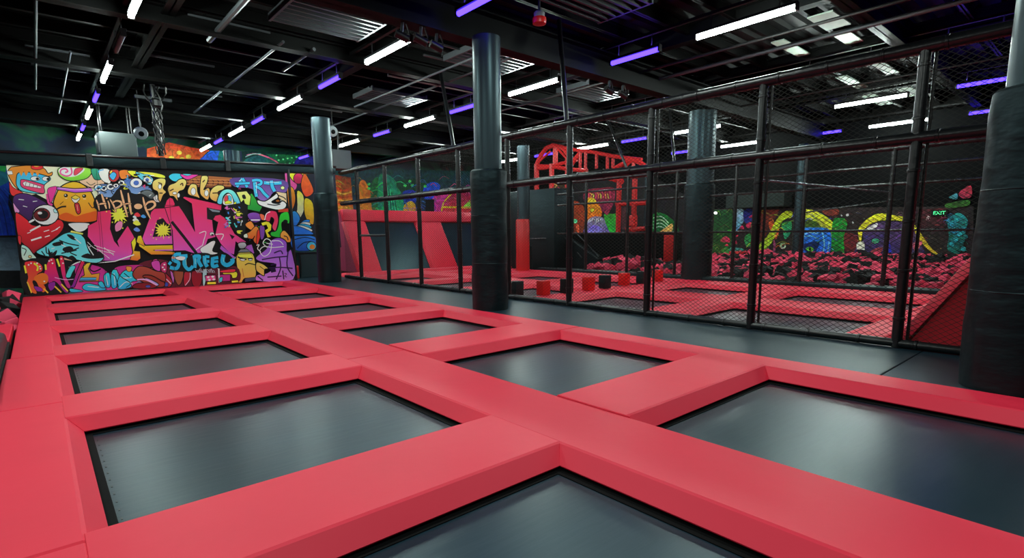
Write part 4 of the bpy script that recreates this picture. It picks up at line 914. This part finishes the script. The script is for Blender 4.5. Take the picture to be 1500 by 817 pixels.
# blue bubble lettering STREET
p.fill(D((275, 545), (300, 500), (350, 435), (430, 420), (480, 460), (540, 440), (640, 440), (700, 462), (770, 430), (830, 450), (885, 500), (895, 545), (800, 585), (700, 575), (610, 590), (520, 585), (490, 615), (420, 610), (330, 600)), K, None, True)
BL = (34, 156, 232)
for q, w_ in ((((400, 450), (350, 455), (330, 500), (380, 530), (360, 580), (300, 570)), 5.), (((385, 470), (460, 465)), 5.), (((440, 475), (430, 540), (470, 590), (510, 560)), 5.), (((520, 460), (530, 520), (525, 575)), 5.), (((520, 470), (570, 470), (560, 510), (590, 565)), 5.), (((615, 465), (618, 520), (640, 565)), 5.4), (((620, 470), (660, 475)), 4.), (((625, 515), (660, 515)), 4.), (((690, 480), (690, 560), (740, 550)), 5.), (((690, 490), (740, 480)), 4.4), (((700, 520), (740, 515)), 3.6), (((790, 455), (780, 520), (820, 550), (870, 520), (865, 490)), 6.), (((310, 520), (290, 545)), 4.)):
    p.stroke(D(*q), w_, BL, True)
for q in (((345, 470), (335, 500)), ((445, 500), (450, 550)), ((620, 480), (622, 540)), ((785, 480), (790, 520)), ((530, 490), (532, 540))): p.stroke(D(*q), .8, (130, 210, 250))
p.fill(D((350, 480), (400, 470), (440, 480), (420, 505), (370, 500)), (206, 222, 236), None, True); p.oval(*D((330, 482))[0], 2.6, 1.8, (222, 130, 110))
for k in range(14): p.stroke(D((530+k*12, 590+(k % 3)*10), (545+k*12, 610-(k % 4)*9), (552+k*12, 620)), .7, (160, 170, 180))
# teal jumble left of centre
p.fill(Cc((330, 370), (420, 310), (520, 240), (600, 195), (700, 185), (770, 240), (790, 300), (830, 390), (900, 420), (950, 420), (880, 470), (700, 440), (560, 400), (440, 410)), (74, 180, 214), (100, 190, 200), True, 1.4)
for q in (((580, 330), (640, 315), (670, 345), (620, 375), (575, 355)), ((610, 210), (660, 215), (700, 260), (650, 250)), ((480, 290), (560, 270), (575, 300), (500, 315)), ((440, 330), (470, 380), (520, 350), (505, 400), (450, 410)), ((740, 410), (800, 380), (850, 400), (900, 360), (950, 415), (830, 430)), ((620, 420), (660, 400), (700, 440), (640, 440))): p.fill(Cc(*q), K, None, True)
for q in (((420, 320), (430, 380), (480, 370)), ((540, 260), (620, 290), (720, 310)), ((700, 350), (640, 370), (700, 400)), ((380, 360), (410, 400)), ((560, 380), (640, 360), (720, 330))): p.stroke(Cc(*q), 1.6, K)
for q in (((560, 300), (600, 320)), ((680, 240), (740, 290)), ((470, 340), (500, 330))): p.stroke(Cc(*q), 1.2, (190, 235, 240))
p.fill(Cc((650, 170), (760, 195), (755, 212), (640, 190)), (226, 220, 90), None, False, .7); p.fill(Cc((195, 310), (250, 320), (300, 380), (330, 430), (210, 440)), (150, 196, 186), (176, 200, 180), True, 1.2); p.stroke(Cc((200, 330), (240, 350), (220, 400)), 1.2, K); p.oval(*Cc((275, 410))[0], 2.4, 2, (210, 170, 110), None, .8)
p.fill(Cc((165, 220), (195, 230), (190, 300), (170, 280)), (196, 40, 50), None, True, .8)
p.fill(Cc((580, 420), (620, 430), (660, 450), (610, 475)), (214, 150, 120), None, True, .8)
# magenta ground, red-orange letters, lower left
p.fill(Cc((610, 560), (680, 470), (900, 500), (1000, 560), (1080, 500), (1300, 490), (1290, 560), (1200, 690), (960, 715), (640, 735)), (166, 34, 120), (190, 60, 140), True)
p.fill(Cc((215, 450), (600, 440), (680, 500), (640, 735), (250, 760)), K, None, True)
RT_, RB_ = (214, 30, 50), (226, 92, 36)
p.fill(Cc((222, 475), (260, 450), (330, 452), (385, 490), (388, 540), (345, 570), (350, 600), (420, 690), (405, 735), (370, 722), (330, 640), (300, 640), (340, 740), (300, 742), (265, 690), (245, 640), (255, 590)), RT_, RB_, True, 1.2)
p.fill(Cc((430, 470), (455, 425), (500, 430), (520, 520), (560, 640), (625, 730), (590, 735), (520, 650), (480, 640), (490, 700), (450, 715), (440, 640), (400, 580)), RT_, (122, 30, 130), True, 1.2)
p.fill(Cc((545, 410), (580, 420), (600, 540), (610, 600), (650, 690), (610, 690), (570, 600), (550, 500)), RT_, (150, 40, 120), True, 1.2)
p.fill(Cc((310, 610), (350, 570), (400, 560), (440, 590), (430, 650), (370, 660)), (226, 100, 34), None, True); p.fill(Cc((310, 680), (370, 690), (390, 720), (340, 725)), (120, 36, 140), None, True, .6); p.fill(Cc((440, 660), (500, 640), (500, 690), (460, 720)), (116, 32, 136), None, True, .6)
for q in (((225, 490), (240, 560)), ((310, 470), (345, 500), (340, 540)), ((415, 480), (420, 530)), ((520, 430), (545, 500))): p.stroke(Cc(*q), 2.6, (232, 200, 50))
for x, y in ((262, 485), (285, 470), (340, 470), (365, 500), (450, 450), (470, 440), (560, 430), (575, 470), (405, 635), (370, 520), (480, 470)): p.oval(*Cc((x, y))[0], 1.3, 1.1, (240, 220, 220))
for q in (((250, 640), (290, 740)), ((560, 660), (620, 725)), ((400, 700), (440, 740)), ((500, 680), (560, 735))): p.stroke(Cc(*q), 2., (240, 170, 50))
p.stroke(Cc((500, 600), (600, 620), (700, 612)), 1., (222, 150, 190)); p.stroke(Cc((630, 510), (690, 470), (760, 450)), 1.6, (226, 206, 216))
p.fill(Cc((600, 590), (640, 500), (690, 500), (660, 560), (640, 600)), (70, 190, 210), None, True, 1.); p.fill(Cc((660, 660), (700, 540), (740, 450), (775, 460), (720, 590), (680, 690), (640, 690)), (190, 30, 60), (110, 34, 140), False, 1.2)
p.fill(Cc((770, 580), (760, 500), (790, 470), (830, 465), (805, 520), (835, 570), (910, 560), (900, 635), (720, 640), (745, 590)), (240, 180, 50), (220, 100, 40), False, 1.2); p.fill(Cc((735, 600), (800, 600), (880, 600), (875, 625), (722, 632)), (70, 170, 210), (40, 60, 140), False, .8); p.stroke(Cc((840, 470), (820, 520), (860, 545), (920, 520)), 1.8, K)
CYN = (44, 184, 218)
for q in (((750, 690), (790, 655), (870, 665), (950, 690), (955, 715), (800, 722)), ((945, 600), (960, 565), (995, 560), (1010, 640), (1000, 690), (960, 680)), ((1010, 590), (1030, 530), (1070, 540), (1085, 610), (1060, 690), (1020, 690)), ((1075, 620), (1130, 540), (1200, 540), (1270, 620), (1200, 640), (1190, 690), (1080, 705)), ((895, 650), (930, 635), (960, 690), (920, 690)), ((640, 700), (740, 715), (750, 730), (650, 735))): p.fill(Cc(*q), CYN, (40, 150, 200), True, 1.)
for q in (((800, 680), (900, 690)), ((965, 580), (985, 670)), ((1040, 560), (1050, 670)), ((1060, 530), (1110, 600), (1200, 600)), ((1090, 690), (1150, 640), (1210, 660))): p.stroke(Cc(*q), 1., (190, 232, 240))
for q in (((1060, 520), (1100, 590), (1190, 650), (1150, 690)), ((1000, 560), (1050, 590), (1080, 690)), ((1130, 560), (1180, 600))): p.stroke(Cc(*q), 1.2, K)
p.fill(Cc((1210, 560), (1260, 500), (1340, 505), (1420, 540), (1500, 560), (1500, 640), (1380, 580), (1300, 590), (1400, 660), (1430, 690), (1380, 700), (1300, 640), (1230, 610)), (150, 64, 50), (120, 40, 36), True, 1.3)
p.fill(Cc((1205, 690), (1260, 650), (1400, 655), (1420, 690), (1300, 705)), (110, 22, 34), None, True, 1.2); p.stroke(Cc((1250, 620), (1330, 620), (1430, 670)), 2., (206, 150, 200)); p.oval(*Cc((1350, 680))[0], 4, 2, (60, 70, 150), None, .6)
p.fill(Cc((1380, 460), (1450, 450), (1460, 540), (1400, 520)), (176, 60, 150), None, True, 1.); p.fill(Cc((1150, 500), (1200, 505), (1190, 545), (1160, 540)), (222, 130, 50), None, True, .7)
# joints between the boards
for u0, v0, u1, v1 in ((244, 246, 256, 420), (140, 243, 156, 426)): p.stroke([(u0, v0), (u1, v1)], .5, (30, 20, 26), False)
p.build('painting', paint('graffiti_paint', .55), board)

# black padded beam over the wall
bmx = hexa([on_y(-6, 241, 18.93), on_y(492, 254.5, 18.93), on_y(492, 254.5, 18.93)+Vector((0, .3, 0)), on_y(-6, 241, 18.93)+Vector((0, .3, 0)),
            on_y(-6, 222, 18.93), on_y(492, 245, 18.93), on_y(492, 245, 18.93)+Vector((0, .3, 0)), on_y(-6, 222, 18.93)+Vector((0, .3, 0))], .02)
bt = thing('padded_beam', 'black padded beam running along the top of the graffiti wall', 'beam', (3.3, 19.08, 3.4))
obj('padding', bmx, M['vinyl'], bt, True)
a, b = on_y(-6, 221.5, 18.93), on_y(492, 244.5, 18.93)
obj('edge_pipe', tubes([a, b], .035), M['pipe'], bt, True)
for u in (131, 239, 334):
    q = on_y(u, 234+(u-131)*.042, 18.90); obj('strap', box(q.x-.07, q.x+.07, q.y-.02, q.y+.03, q.z-.17, q.z+.16, .01), M['pipe'], bt)
obj('edge_post', tubes([on_y(422, 248, 18.97), on_y(434, 412, 18.97)], .05), M['pipe'], bt, True)

# ------------------------------------------------------------------ painted wall pieces beside it
WY = 20.4
def side_panel(name, quad, label, y=WY):
    t = thing(name, label, 'mural', (on_y(quad[0][0], quad[0][1], y).x, y, 0)); v = [on_y(u, w_, y) for u, w_ in quad]; d = Vector((0, .1, 0)); e = Vector((0, .004, 0))
    obj('board', hexa([v[0]+e, v[1]+e, v[1]+d, v[0]+d, v[3]+e, v[2]+e, v[2]+d, v[3]+d]), M['black'], t); return t
t = side_panel('painted_wall', [(410, 366), (500, 362), (490, 246), (405, 244)], 'orange, yellow and blue feather painting on the wall behind the right column')
p = Picture(lambda u, v: on_y(u, v, WY), (0, -1, 0), .001)
E_ = lambda *q: [(400+x/4.3, 230+y/4.3) for x, y in q]
p.fill([(410, 366), (500, 362), (490, 246), (405, 244)], (20, 24, 40), None, False)
p.fill(E_((75, 100), (110, 110), (150, 180), (110, 230), (85, 200)), (210, 80, 150), (180, 60, 130))
p.fill(E_((90, 190), (130, 200), (140, 280), (110, 350), (95, 290)), (238, 130, 30), (226, 90, 30), True, 1.)
p.fill(E_((105, 100), (200, 96), (215, 140), (170, 170), (125, 150)), (246, 190, 40), None, True, 1.); p.oval(*E_((160, 135))[0], 7.5, 8, (196, 40, 90), (150, 20, 60), 1.)
p.fill(E_((190, 110), (215, 120), (255, 215), (205, 250), (175, 185)), (230, 90, 30), (210, 60, 30), True, 1.)
p.fill(E_((150, 215), (190, 240), (195, 330), (165, 390), (120, 420), (150, 330)), (250, 190, 30), (235, 225, 190), True, 1.)
p.fill(E_((200, 260), (250, 290), (255, 420), (215, 400), (195, 340)), (248, 180, 30), (230, 130, 30), True, 1.)
p.fill(E_((110, 360), (140, 340), (170, 390), (130, 450), (110, 440)), (40, 130, 220), (30, 90, 190), True, 1.)
for k in range(5): p.fill(E_((118, 470-k*8), (190-k*4, 400+k*10), (230+k*6, 405+k*20), (130, 490+k*2)), [(30, 120, 210), (200, 225, 235), (40, 150, 230), (235, 240, 240), (30, 100, 200)][k], None, True, .8)
p.fill(E_((120, 500), (260, 500), (265, 580), (130, 585)), (36, 110, 200), (24, 60, 150), True, 1.); p.oval(*E_((240, 560))[0], 7, 6.5, (60, 160, 220), None, 1.); p.oval(*E_((245, 565))[0], 4, 3.6, (240, 110, 40))
for q in (((130, 520), (200, 505), (260, 520)), ((150, 575), (190, 540), (240, 530))): p.stroke(E_(*q), 1.2, (12, 16, 40))
p.stroke(E_((115, 492), (280, 490)), 2., (10, 10, 12), False)
p.build('painting', paint('feather_paint', .5, 0, .15), t)
t2 = thing('dark_cabinet', 'dark teal cabinet below the feather painting, left of the column', 'cabinet', (7.6, 19.9, 0))
q0, q1 = on_y(439, 405, 19.9), on_y(466, 371, 19.9)
M['teal'] = mat('dark_teal_paint', (18, 44, 50), .5)
obj('body', box(q0.x, q1.x+.5, 19.9, 20.3, -.01, q1.z, .015), M['teal'], t2); obj('top_edge', box(q0.x-.03, q1.x+.52, 19.88, 20.3, q1.z, q1.z+.06, .01), M['pipe'], t2); obj('frame', box(q0.x+.04, q0.x+.08, 19.88, 19.905, .02, q1.z), M['pipe'], t2)
q = on_y(435, 400, 19.7); tag(obj('red_post_pad', box(q.x-.07, q.x+.07, 19.66, 19.8, -.01, on_y(435, 389, 19.7).z, .02), M['redst'], None, True), 'small red post pad at the right foot of the graffiti wall', 'pad')
# blue wall, far left
t = side_panel('painted_wall', [(-60, 420), (40, 415), (25, 225), (-60, 220)], 'blue and green painted wall at the far left behind the foam cubes', 20.2)
p = Picture(lambda u, v: on_y(u, v, 20.19), (0, -1, 0), .001)
p.fill([(-60, 420), (40, 415), (25, 225), (-60, 220)], (8, 20, 40), None, False)
p.fill([(-60, 240), (8, 240), (14, 262), (12, 300), (28, 345), (-60, 347)], (20, 60, 150), (16, 60, 200), False)
p.fill([(-60, 225), (0, 236), (9, 240), (0, 262), (-60, 265)], (30, 130, 60), None, True); p.fill([(-60, 262), (0, 250), (10, 268), (-60, 290)], (20, 90, 110), None, True)
for k in range(9): p.stroke([(-50+k*8, 262+k*2), (-30+k*8, 300), (-20+k*8, 345)], 1.2, (30, 90, 220) if k % 2 else (14, 40, 120))
p.fill([(-60, 349), (26, 347), (32, 420), (-60, 420)], (40, 66, 90), (140, 170, 190), False)
p.fill([(-60, 396), (34, 396), (36, 422), (-60, 422)], (18, 22, 26), None, False)
p.stroke([(-60, 347), (28, 346)], 3., (8, 8, 10), False)
p.build('painting', paint('blue_wall_paint', .6, 0, .35), t)

# ------------------------------------------------------------------ painted back wall of the building
BY = YB-.02
t = thing('wall_painting', 'space painting with added glow, high on the back wall above the graffiti wall', 'mural', (5., YB, 0))
p = Picture(lambda u, v: on_y(u, v, BY), (0, -1, 0), .001)
G_ = lambda *q: [(200+x/5.27, 180+y/5.27) for x, y in q]
p.fill([(215, 215), (470, 225), (470, 262), (215, 262)], (14, 44, 40), None, False)
p.fill(G_((80, 200), (250, 150), (430, 190), (560, 210), (470, 300), (80, 300)), (150, 44, 26), (190, 90, 40), False); p.stroke(G_((215, 240), (265, 185), (430, 200), (560, 215)), 2., (226, 60, 40), False)
for x, y in ((330, 230), (270, 270), (400, 260), (350, 280)): p.oval(*G_((x, y))[0], 4, 3, (206, 170, 60))
p.fill(G_((470, 295), (570, 215), (640, 215), (620, 310)), (30, 80, 190), (24, 60, 150), False); p.fill(G_((640, 215), (760, 220), (760, 320), (620, 310)), (20, 90, 80), None, False)
p.oval(*G_((960, 340))[0], 30, 17, (30, 84, 84), (20, 60, 64)); p.stroke(G_((850, 250), (920, 238), (1000, 260), (1080, 300), (1120, 345)), 1.8, (226, 90, 120)); p.stroke(G_((840, 262), (900, 240), (960, 240)), 1.4, (130, 170, 160))
p.fill(G_((1000, 240), (1300, 250), (1300, 345), (1130, 345), (1070, 280)), (18, 96, 54), (14, 60, 40), False)
for k in range(16): p.oval(*G_((1080+k*17, 250+((k*37) % 80)))[0], 1.4, 1.2, (90, 220, 120))
p.fill([(440, 228), (470, 232), (470, 262), (430, 250)], (30, 30, 110), None, True)
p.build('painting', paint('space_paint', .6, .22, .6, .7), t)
t = thing('wall_painting', 'orange, green and blue fantasy painting above the sloped trampoline wall', 'mural', (14., YB, 0))
p = Picture(lambda u, v: on_y(u, v, BY), (0, -1, 0), .001)
I_ = lambda *q: [(480+x/6.25, 220+y/6.25) for x, y in q]
p.fill([(480, 246), (760, 252), (760, 345), (480, 345)], (14, 56, 60), (40, 40, 70), False)
p.fill(I_((40, 220), (210, 250), (230, 480), (240, 620), (30, 620)), (110, 34, 30), (232, 120, 36), False)
for k in range(6): p.stroke(I_((60, 330+k*40), (140, 370+k*30), (220, 340+k*40)), 2., (240, 150, 60) if k % 2 else (180, 60, 30))
p.fill(I_((285, 320), (340, 280), (400, 420), (440, 620), (290, 620)), (196, 110, 36), (226, 130, 40)); p.fill(I_((390, 330), (470, 260), (480, 620), (420, 600)), (26, 90, 50), None)
p.fill(I_((465, 260), (520, 215), (600, 260), (660, 360), (700, 500), (700, 600), (480, 600)), (24, 120, 90), (26, 150, 96)); 
for k in range(10): p.stroke(I_((500+k*14, 260+k*20), (520+k*12, 380+k*12), (530+k*13, 560)), 1.4, (40, 170, 120) if k % 2 else (14, 84, 70))
p.fill(I_((640, 280), (900, 270), (880, 400), (690, 400)), (20, 60, 40), None); p.fill(I_((690, 380), (790, 370), (800, 480), (700, 470)), (30, 50, 150), None); p.fill(I_((700, 500), (760, 465), (800, 500), (800, 580), (700, 580)), (226, 160, 50), (200, 120, 40))
p.fill(I_((880, 340), (960, 290), (1030, 330), (960, 440), (880, 440)), (26, 80, 210), (40, 60, 200)); p.fill(I_((965, 430), (1100, 390), (1130, 560), (965, 580)), (206, 60, 150), (170, 40, 130)); p.fill(I_((1040, 520), (1120, 400), (1310, 400), (1310, 560), (1060, 560)), (140, 34, 70), (180, 50, 60))
p.stroke(I_((1040, 560), (1060, 480), (1130, 400)), 2., (240, 180, 50)); p.stroke(I_((1050, 520), (1310, 525)), 2.6, (226, 170, 40), False); p.fill(I_((1240, 515), (1300, 455), (1310, 515)), (120, 226, 70), None, False)
for x, y in ((375, 310), (705, 325), (750, 285), (890, 330), (375, 350), (770, 320)): p.oval(*I_((x, y))[0], 2.4, 2., (70, 220, 90))
rgs = random.Random(31)
for k in range(90):
    x, y = rgs.uniform(40, 1310), rgs.uniform(250, 600); c = (236, 140, 60) if x < 440 else (60, 200, 130) if x < 700 else (60, 110, 230) if x < 960 else (230, 90, 170)
    c = tuple(int(v*rgs.uniform(.45, 1.)) for v in c); r = rgs.uniform(15, 60)
    p.stroke(I_((x-r, y+rgs.uniform(-10, 30)), (x, y-rgs.uniform(5, 30)), (x+r, y+rgs.uniform(-10, 30))), rgs.uniform(.5, 1.3), c, True, True)
p.fill(I_((886, 450), (966, 450), (966, 570), (886, 570)), (12, 14, 16), None, False)
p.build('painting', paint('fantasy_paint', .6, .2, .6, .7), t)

# ------------------------------------------------------------------ painted right wall behind the foam pit
RWX = XR-.02
t = thing('wall_painting', 'dark painting with blue face and yellow-green hair behind the foam pit', 'mural', (XR, 8., 0))
p = Picture(lambda u, v: on_x(u, v, RWX), (-1, 0, 0), .001)
L_ = lambda *q: [(1000+x/6.25, 270+y/6.25) for x, y in q]
N_ = lambda *q: [(1220+x/5.1, 240+y/5.1) for x, y in q]
p.fill([(1038, 306), (1426, 302), (1426, 395), (1038, 395)], (34, 26, 26), None, False)
p.fill(L_((260, 230), (460, 235), (440, 720), (260, 720)), (20, 60, 30), (40, 70, 30), False); p.fill(L_((470, 235), (560, 235), (560, 330), (500, 420), (465, 420)), (150, 190, 210), (60, 110, 140)); p.fill(L_((560, 235), (650, 235), (640, 330), (570, 350)), (30, 40, 110), None)
for q in (((345, 520), (390, 475), (430, 500), (425, 530)), ((520, 400), (550, 375), (560, 410)), ((580, 370), (620, 345), (640, 375), (600, 400)), ((605, 300), (640, 280), (645, 305)), ((460, 490), (500, 460), (505, 475)), ((465, 535), (490, 515), (500, 545)), ((385, 560), (410, 545), (418, 565))): p.fill(L_(*q), (206, 44, 84), (160, 30, 60))
p.fill(L_((440, 580), (560, 590), (620, 640), (440, 640)), (60, 130, 120), (40, 100, 80)); p.fill(L_((570, 480), (630, 455), (640, 560), (580, 560)), (40, 120, 60), None); p.fill(L_((360, 590), (420, 575), (420, 660), (360, 650)), (50, 120, 50), None); p.fill(L_((560, 680), (630, 620), (630, 740), (560, 740)), (150, 190, 40), None)
p.fill(L_((700, 235), (890, 230), (830, 340), (780, 380), (780, 440), (720, 520), (700, 520)), (100, 34, 26), (70, 26, 22), False)
p.fill(L_((790, 380), (810, 335), (880, 410), (880, 440), (850, 500)), (226, 90, 40), (170, 60, 50), True)
p.fill(L_((700, 560), (780, 470), (850, 340), (930, 250), (1000, 250), (1000, 300), (920, 330), (860, 440), (810, 540), (740, 620), (700, 690)), (170, 190, 36), (110, 140, 30)); p.fill(L_((910, 360), (995, 340), (990, 440), (940, 500), (920, 430)), (36, 130, 60), (40, 150, 110)); p.fill(L_((835, 500), (855, 540), (845, 690), (825, 690)), (140, 60, 100), None, False)
p.fill(L_((1100, 240), (1180, 232), (1290, 280), (1370, 340), (1410, 420), (1420, 520), (1410, 700), (1360, 720), (1380, 520), (1340, 420), (1260, 360), (1100, 330)), (196, 206, 40), (130, 160, 30))
p.fill(L_((1100, 320), (1250, 350), (1330, 420), (1230, 400), (1100, 420)), (60, 84, 30), None)
for k in range(12): p.stroke(L_((1105+k*14, 250+k*6), (1180+k*16, 290+k*14), (1300+k*9, 380+k*28)), .8, (226, 230, 70) if k % 2 else (90, 110, 24))
p.fill(L_((1100, 420), (1200, 395), (1340, 410), (1365, 520), (1350, 620), (1320, 700), (1180, 710), (1100, 650)), (36, 110, 216), (24, 76, 180)); p.fill(L_((1100, 570), (1130, 540), (1250, 520), (1240, 580), (1200, 640), (1140, 620)), (16, 36, 90), None)
p.fill(L_((1130, 590), (1170, 570), (1205, 590), (1180, 615)), (90, 170, 50), None, True); p.oval(*L_((1168, 592))[0], 1.8, 2., (10, 14, 10))
for q in (((1280, 420), (1300, 560), (1270, 680)), ((1345, 520), (1330, 620), (1300, 690)), ((1110, 460), (1170, 440), (1240, 450)), ((1120, 660), (1180, 680), (1240, 670)), ((1110, 480), (1180, 470), (1250, 500))): p.stroke(L_(*q), 1.6, (110, 180, 240))
p.oval(*L_((920, 560))[0], 4.6, 4.6, (110, 150, 90), (190, 210, 180)); p.oval(*L_((922, 560))[0], 2., 2.2, (20, 40, 24))
p.fill(L_((1380, 340), (1470, 310), (1500, 350), (1480, 440), (1500, 520), (1480, 600), (1490, 700), (1420, 700), (1430, 520)), (30, 150, 50), (20, 110, 40)); p.fill(L_((1290, 235), (1420, 225), (1420, 280), (1310, 280)), (110, 44, 34), None)
p.fill(N_((90, 520), (180, 540), (190, 640), (100, 650)), (96, 30, 34), None); p.fill(N_((0, 440), (60, 405), (110, 440), (90, 520), (70, 600), (90, 740), (0, 740)), (26, 130, 46), (20, 100, 36))
p.fill(N_((190, 500), (220, 450), (290, 390), (360, 370), (440, 380), (540, 400), (600, 440), (660, 520), (730, 620), (810, 690), (740, 660), (640, 560), (560, 440), (400, 420), (300, 440), (230, 500), (210, 590)), (206, 206, 40), (180, 150, 36))
p.fill(N_((230, 500), (320, 440), (440, 430), (560, 450), (640, 560), (660, 720), (190, 730), (180, 620), (230, 570)), (70, 50, 86), (50, 40, 90))
p.fill(N_((260, 480), (330, 440), (330, 470), (270, 500)), (206, 196, 190), None); p.fill(N_((180, 600), (230, 580), (240, 640), (200, 690)), (190, 190, 176), None); p.fill(N_((180, 640), (260, 650), (220, 690)), (20, 16, 24), None)
p.oval(*N_((322, 575))[0], 6., 4., (60, 160, 110), None, .8); p.fill(N_((300, 640), (370, 620), (360, 660), (270, 680)), (150, 60, 60), None); p.fill(N_((400, 600), (430, 590), (440, 720), (380, 720)), (40, 40, 150), None)
p.fill(N_((600, 600), (640, 570), (672, 590), (620, 650)), (216, 90, 110), None); p.fill(N_((600, 680), (660, 660), (780, 740), (600, 740)), (66, 40, 52), None)
p.fill(N_((640, 340), (850, 330), (840, 480), (650, 480)), (70, 24, 30), (40, 20, 24), False); p.splat(*N_((715, 400))[0], 2.6, (206, 180, 180), 12, 8)
p.fill(N_((860, 420), (900, 375), (960, 370), (1010, 420), (1000, 480), (980, 600), (940, 670), (860, 640), (870, 540)), (30, 120, 126), (20, 90, 80))
for k in range(14): p.oval(*N_((880+(k*43) % 115, 400+k*18))[0], 4.2, 3.6, (40, 150, 160) if k % 2 else (24, 96, 100), None, .6, .3)
p.fill(N_((830, 720), (920, 670), (960, 700), (870, 745)), (180, 70, 30), None); p.fill(N_((870, 740), (980, 680), (970, 750)), (40, 130, 150), None); p.fill(N_((850, 300), (1010, 270), (1015, 310), (870, 330)), (40, 84, 26), None); p.fill(N_((945, 220), (1030, 160), (1040, 240), (980, 260)), (170, 40, 60), (130, 30, 50)); p.fill(N_((870, 250), (930, 220), (930, 265)), (50, 110, 120), None)
for x, y, r in ((115, 382, 2.2), (72, 385, 1.2), (157, 437, 1.4)): p.oval(*N_((x, y))[0], r, r, (226, 222, 215))
rgs = random.Random(57)
for k in range(120):
    u, v = rgs.uniform(1045, 1420), rgs.uniform(308, 382)
    c = (120, 170, 60) if u < 1100 else (190, 200, 60) if u < 1160 else (90, 160, 236) if u < 1222 else (90, 60, 60) if u < 1255 else (150, 100, 170) if u < 1335 else (120, 70, 80) if u < 1385 else (60, 170, 180)
    c = tuple(int(q*rgs.uniform(.4, 1.)) for q in c); r = rgs.uniform(3, 10)
    p.stroke([(u-r, v+rgs.uniform(-2, 5)), (u, v-rgs.uniform(0, 4)), (u+r*.8, v+rgs.uniform(-2, 5))], rgs.uniform(.4, 1.), c, True, True)
rg3 = random.Random(9)
for k in range(40): p.oval(rg3.uniform(1060, 1420), rg3.uniform(308, 380), .5, .5, rg3.choice(((180, 160, 60), (150, 70, 60), (90, 150, 90))))
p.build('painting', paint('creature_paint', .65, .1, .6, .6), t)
t = thing('wall_painting', 'orange creature and violet dome painting seen through the red frame', 'mural', (XR, 20., 0))
p = Picture(lambda u, v: on_x(u, v, RWX), (-1, 0, 0), .001)
O_ = lambda *q: [(740+x/5.27, 190+y/5.27) for x, y in q]
p.fill([(808, 262), (940, 250), (1030, 300), (1030, 400), (808, 400)], (24, 22, 24), None, False)
p.fill(O_((370, 410), (468, 410), (468, 560), (370, 560)), (60, 50, 40), None, False); p.fill(O_((370, 570), (468, 570), (468, 790), (370, 790)), (140, 40, 66), (70, 40, 76), False)
for k in range(16): p.stroke(O_((375+(k*31) % 80, 420+k*22), (400+(k*17) % 60, 430+k*22), (385+(k*29) % 75, 445+k*22)), 1.2, ((190, 150, 80), (180, 60, 80), (130, 130, 120))[k % 3])
p.fill(O_((515, 560), (610, 600), (600, 790), (515, 790)), (150, 56, 30), (90, 40, 30)); p.fill(O_((620, 470), (740, 450), (840, 450), (840, 560), (780, 640), (620, 560)), (120, 30, 50), (100, 30, 60))
for k in range(10): p.stroke(O_((630+k*20, 470+(k % 3)*14), (650+k*18, 500), (640+k*20, 530)), 1.4, ((200, 60, 90), (210, 120, 60), (180, 180, 70))[k % 3])
p.fill(O_((625, 560), (660, 520), (720, 570), (750, 640), (720, 690), (625, 690)), (236, 130, 30), (200, 90, 24)); p.oval(*O_((675, 620))[0], 3, 3, (220, 206, 50), None, .6); p.fill(O_((640, 540), (690, 530), (700, 560), (650, 565)), (240, 170, 40), None)
p.fill(O_((625, 740), (660, 680), (720, 668), (770, 690), (800, 760), (810, 800), (620, 800)), (120, 110, 130), (90, 70, 140)); p.fill(O_((640, 790), (680, 740), (730, 750), (750, 800)), (110, 80, 200), (130, 120, 200))
for k in range(8): p.stroke(O_((640+k*16, 720-k % 4*8), (652+k*15, 690-k % 3*6)), 1., (210, 205, 215), False)
p.fill(O_((765, 660), (830, 650), (865, 660), (865, 800), (815, 800)), (50, 130, 40), (30, 150, 50)); p.fill(O_((770, 560), (830, 560), (800, 650), (770, 640)), (120, 34, 60), None)
p.fill(O_((1140, 660), (1200, 640), (1280, 680), (1330, 740), (1330, 800), (1140, 800)), (26, 96, 40), (20, 80, 40)); 
for k in range(4): p.stroke(O_((1145, 680+k*26), (1210, 670+k*26), (1265, 720+k*22)), 1.4, (150, 180, 150))
p.fill(O_((1195, 795), (1250, 750), (1295, 725), (1285, 790)), (196, 150, 80), None); p.fill(O_((905, 600), (960, 600), (960, 770), (905, 770)), (60, 30, 36), None, False)
p.fill(O_((535, 690), (560, 690), (560, 720), (535, 720)), (90, 210, 140), None, False); p.fill(O_((550, 735), (572, 735), (575, 790), (560, 790)), (220, 80, 50), None)
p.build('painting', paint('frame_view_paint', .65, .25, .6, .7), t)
# exit sign
q = on_x(1376, 312, XR-.12)
t = thing('exit_sign', 'green glowing EXIT sign high on the painted wall at the right', 'sign', (q.x, q.y, q.z-.2))
obj('housing', box(q.x-.02, q.x+.1, q.y-.26, q.y+.26, q.z-.12, q.z+.12, .012), M['black'], t)
cu = bpy.data.curves.new('exit_text', 'FONT'); cu.body = 'EXIT'; cu.size = .19; cu.align_x = 'CENTER'; cu.align_y = 'CENTER'; cu.extrude = .006
tmp = bpy.data.objects.new('tmp', cu); COL.objects.link(tmp)
dg = bpy.context.evaluated_depsgraph_get(); me = bpy.data.meshes.new_from_object(tmp.evaluated_get(dg)); bpy.data.objects.remove(tmp)
me.transform(Matrix(((0, 0, -1, 0), (-1, 0, 0, 0), (0, 1, 0, 0), (0, 0, 0, 1))))
me.materials.clear(); o = link('letters', me, M['exitg'], t, Vector((q.x-.03, q.y, q.z))-t.location)
# soffit above the painted wall
tag(obj('soffit', box(XR-.9, XR-.001, on_x(1160, 300, XR).y, on_x(1076, 300, XR).y, on_x(1100, 305, XR).z, on_x(1100, 286, XR).z, .02), M['soffit'], None), 'pale grey soffit box above the painted wall at the pit', 'soffit')
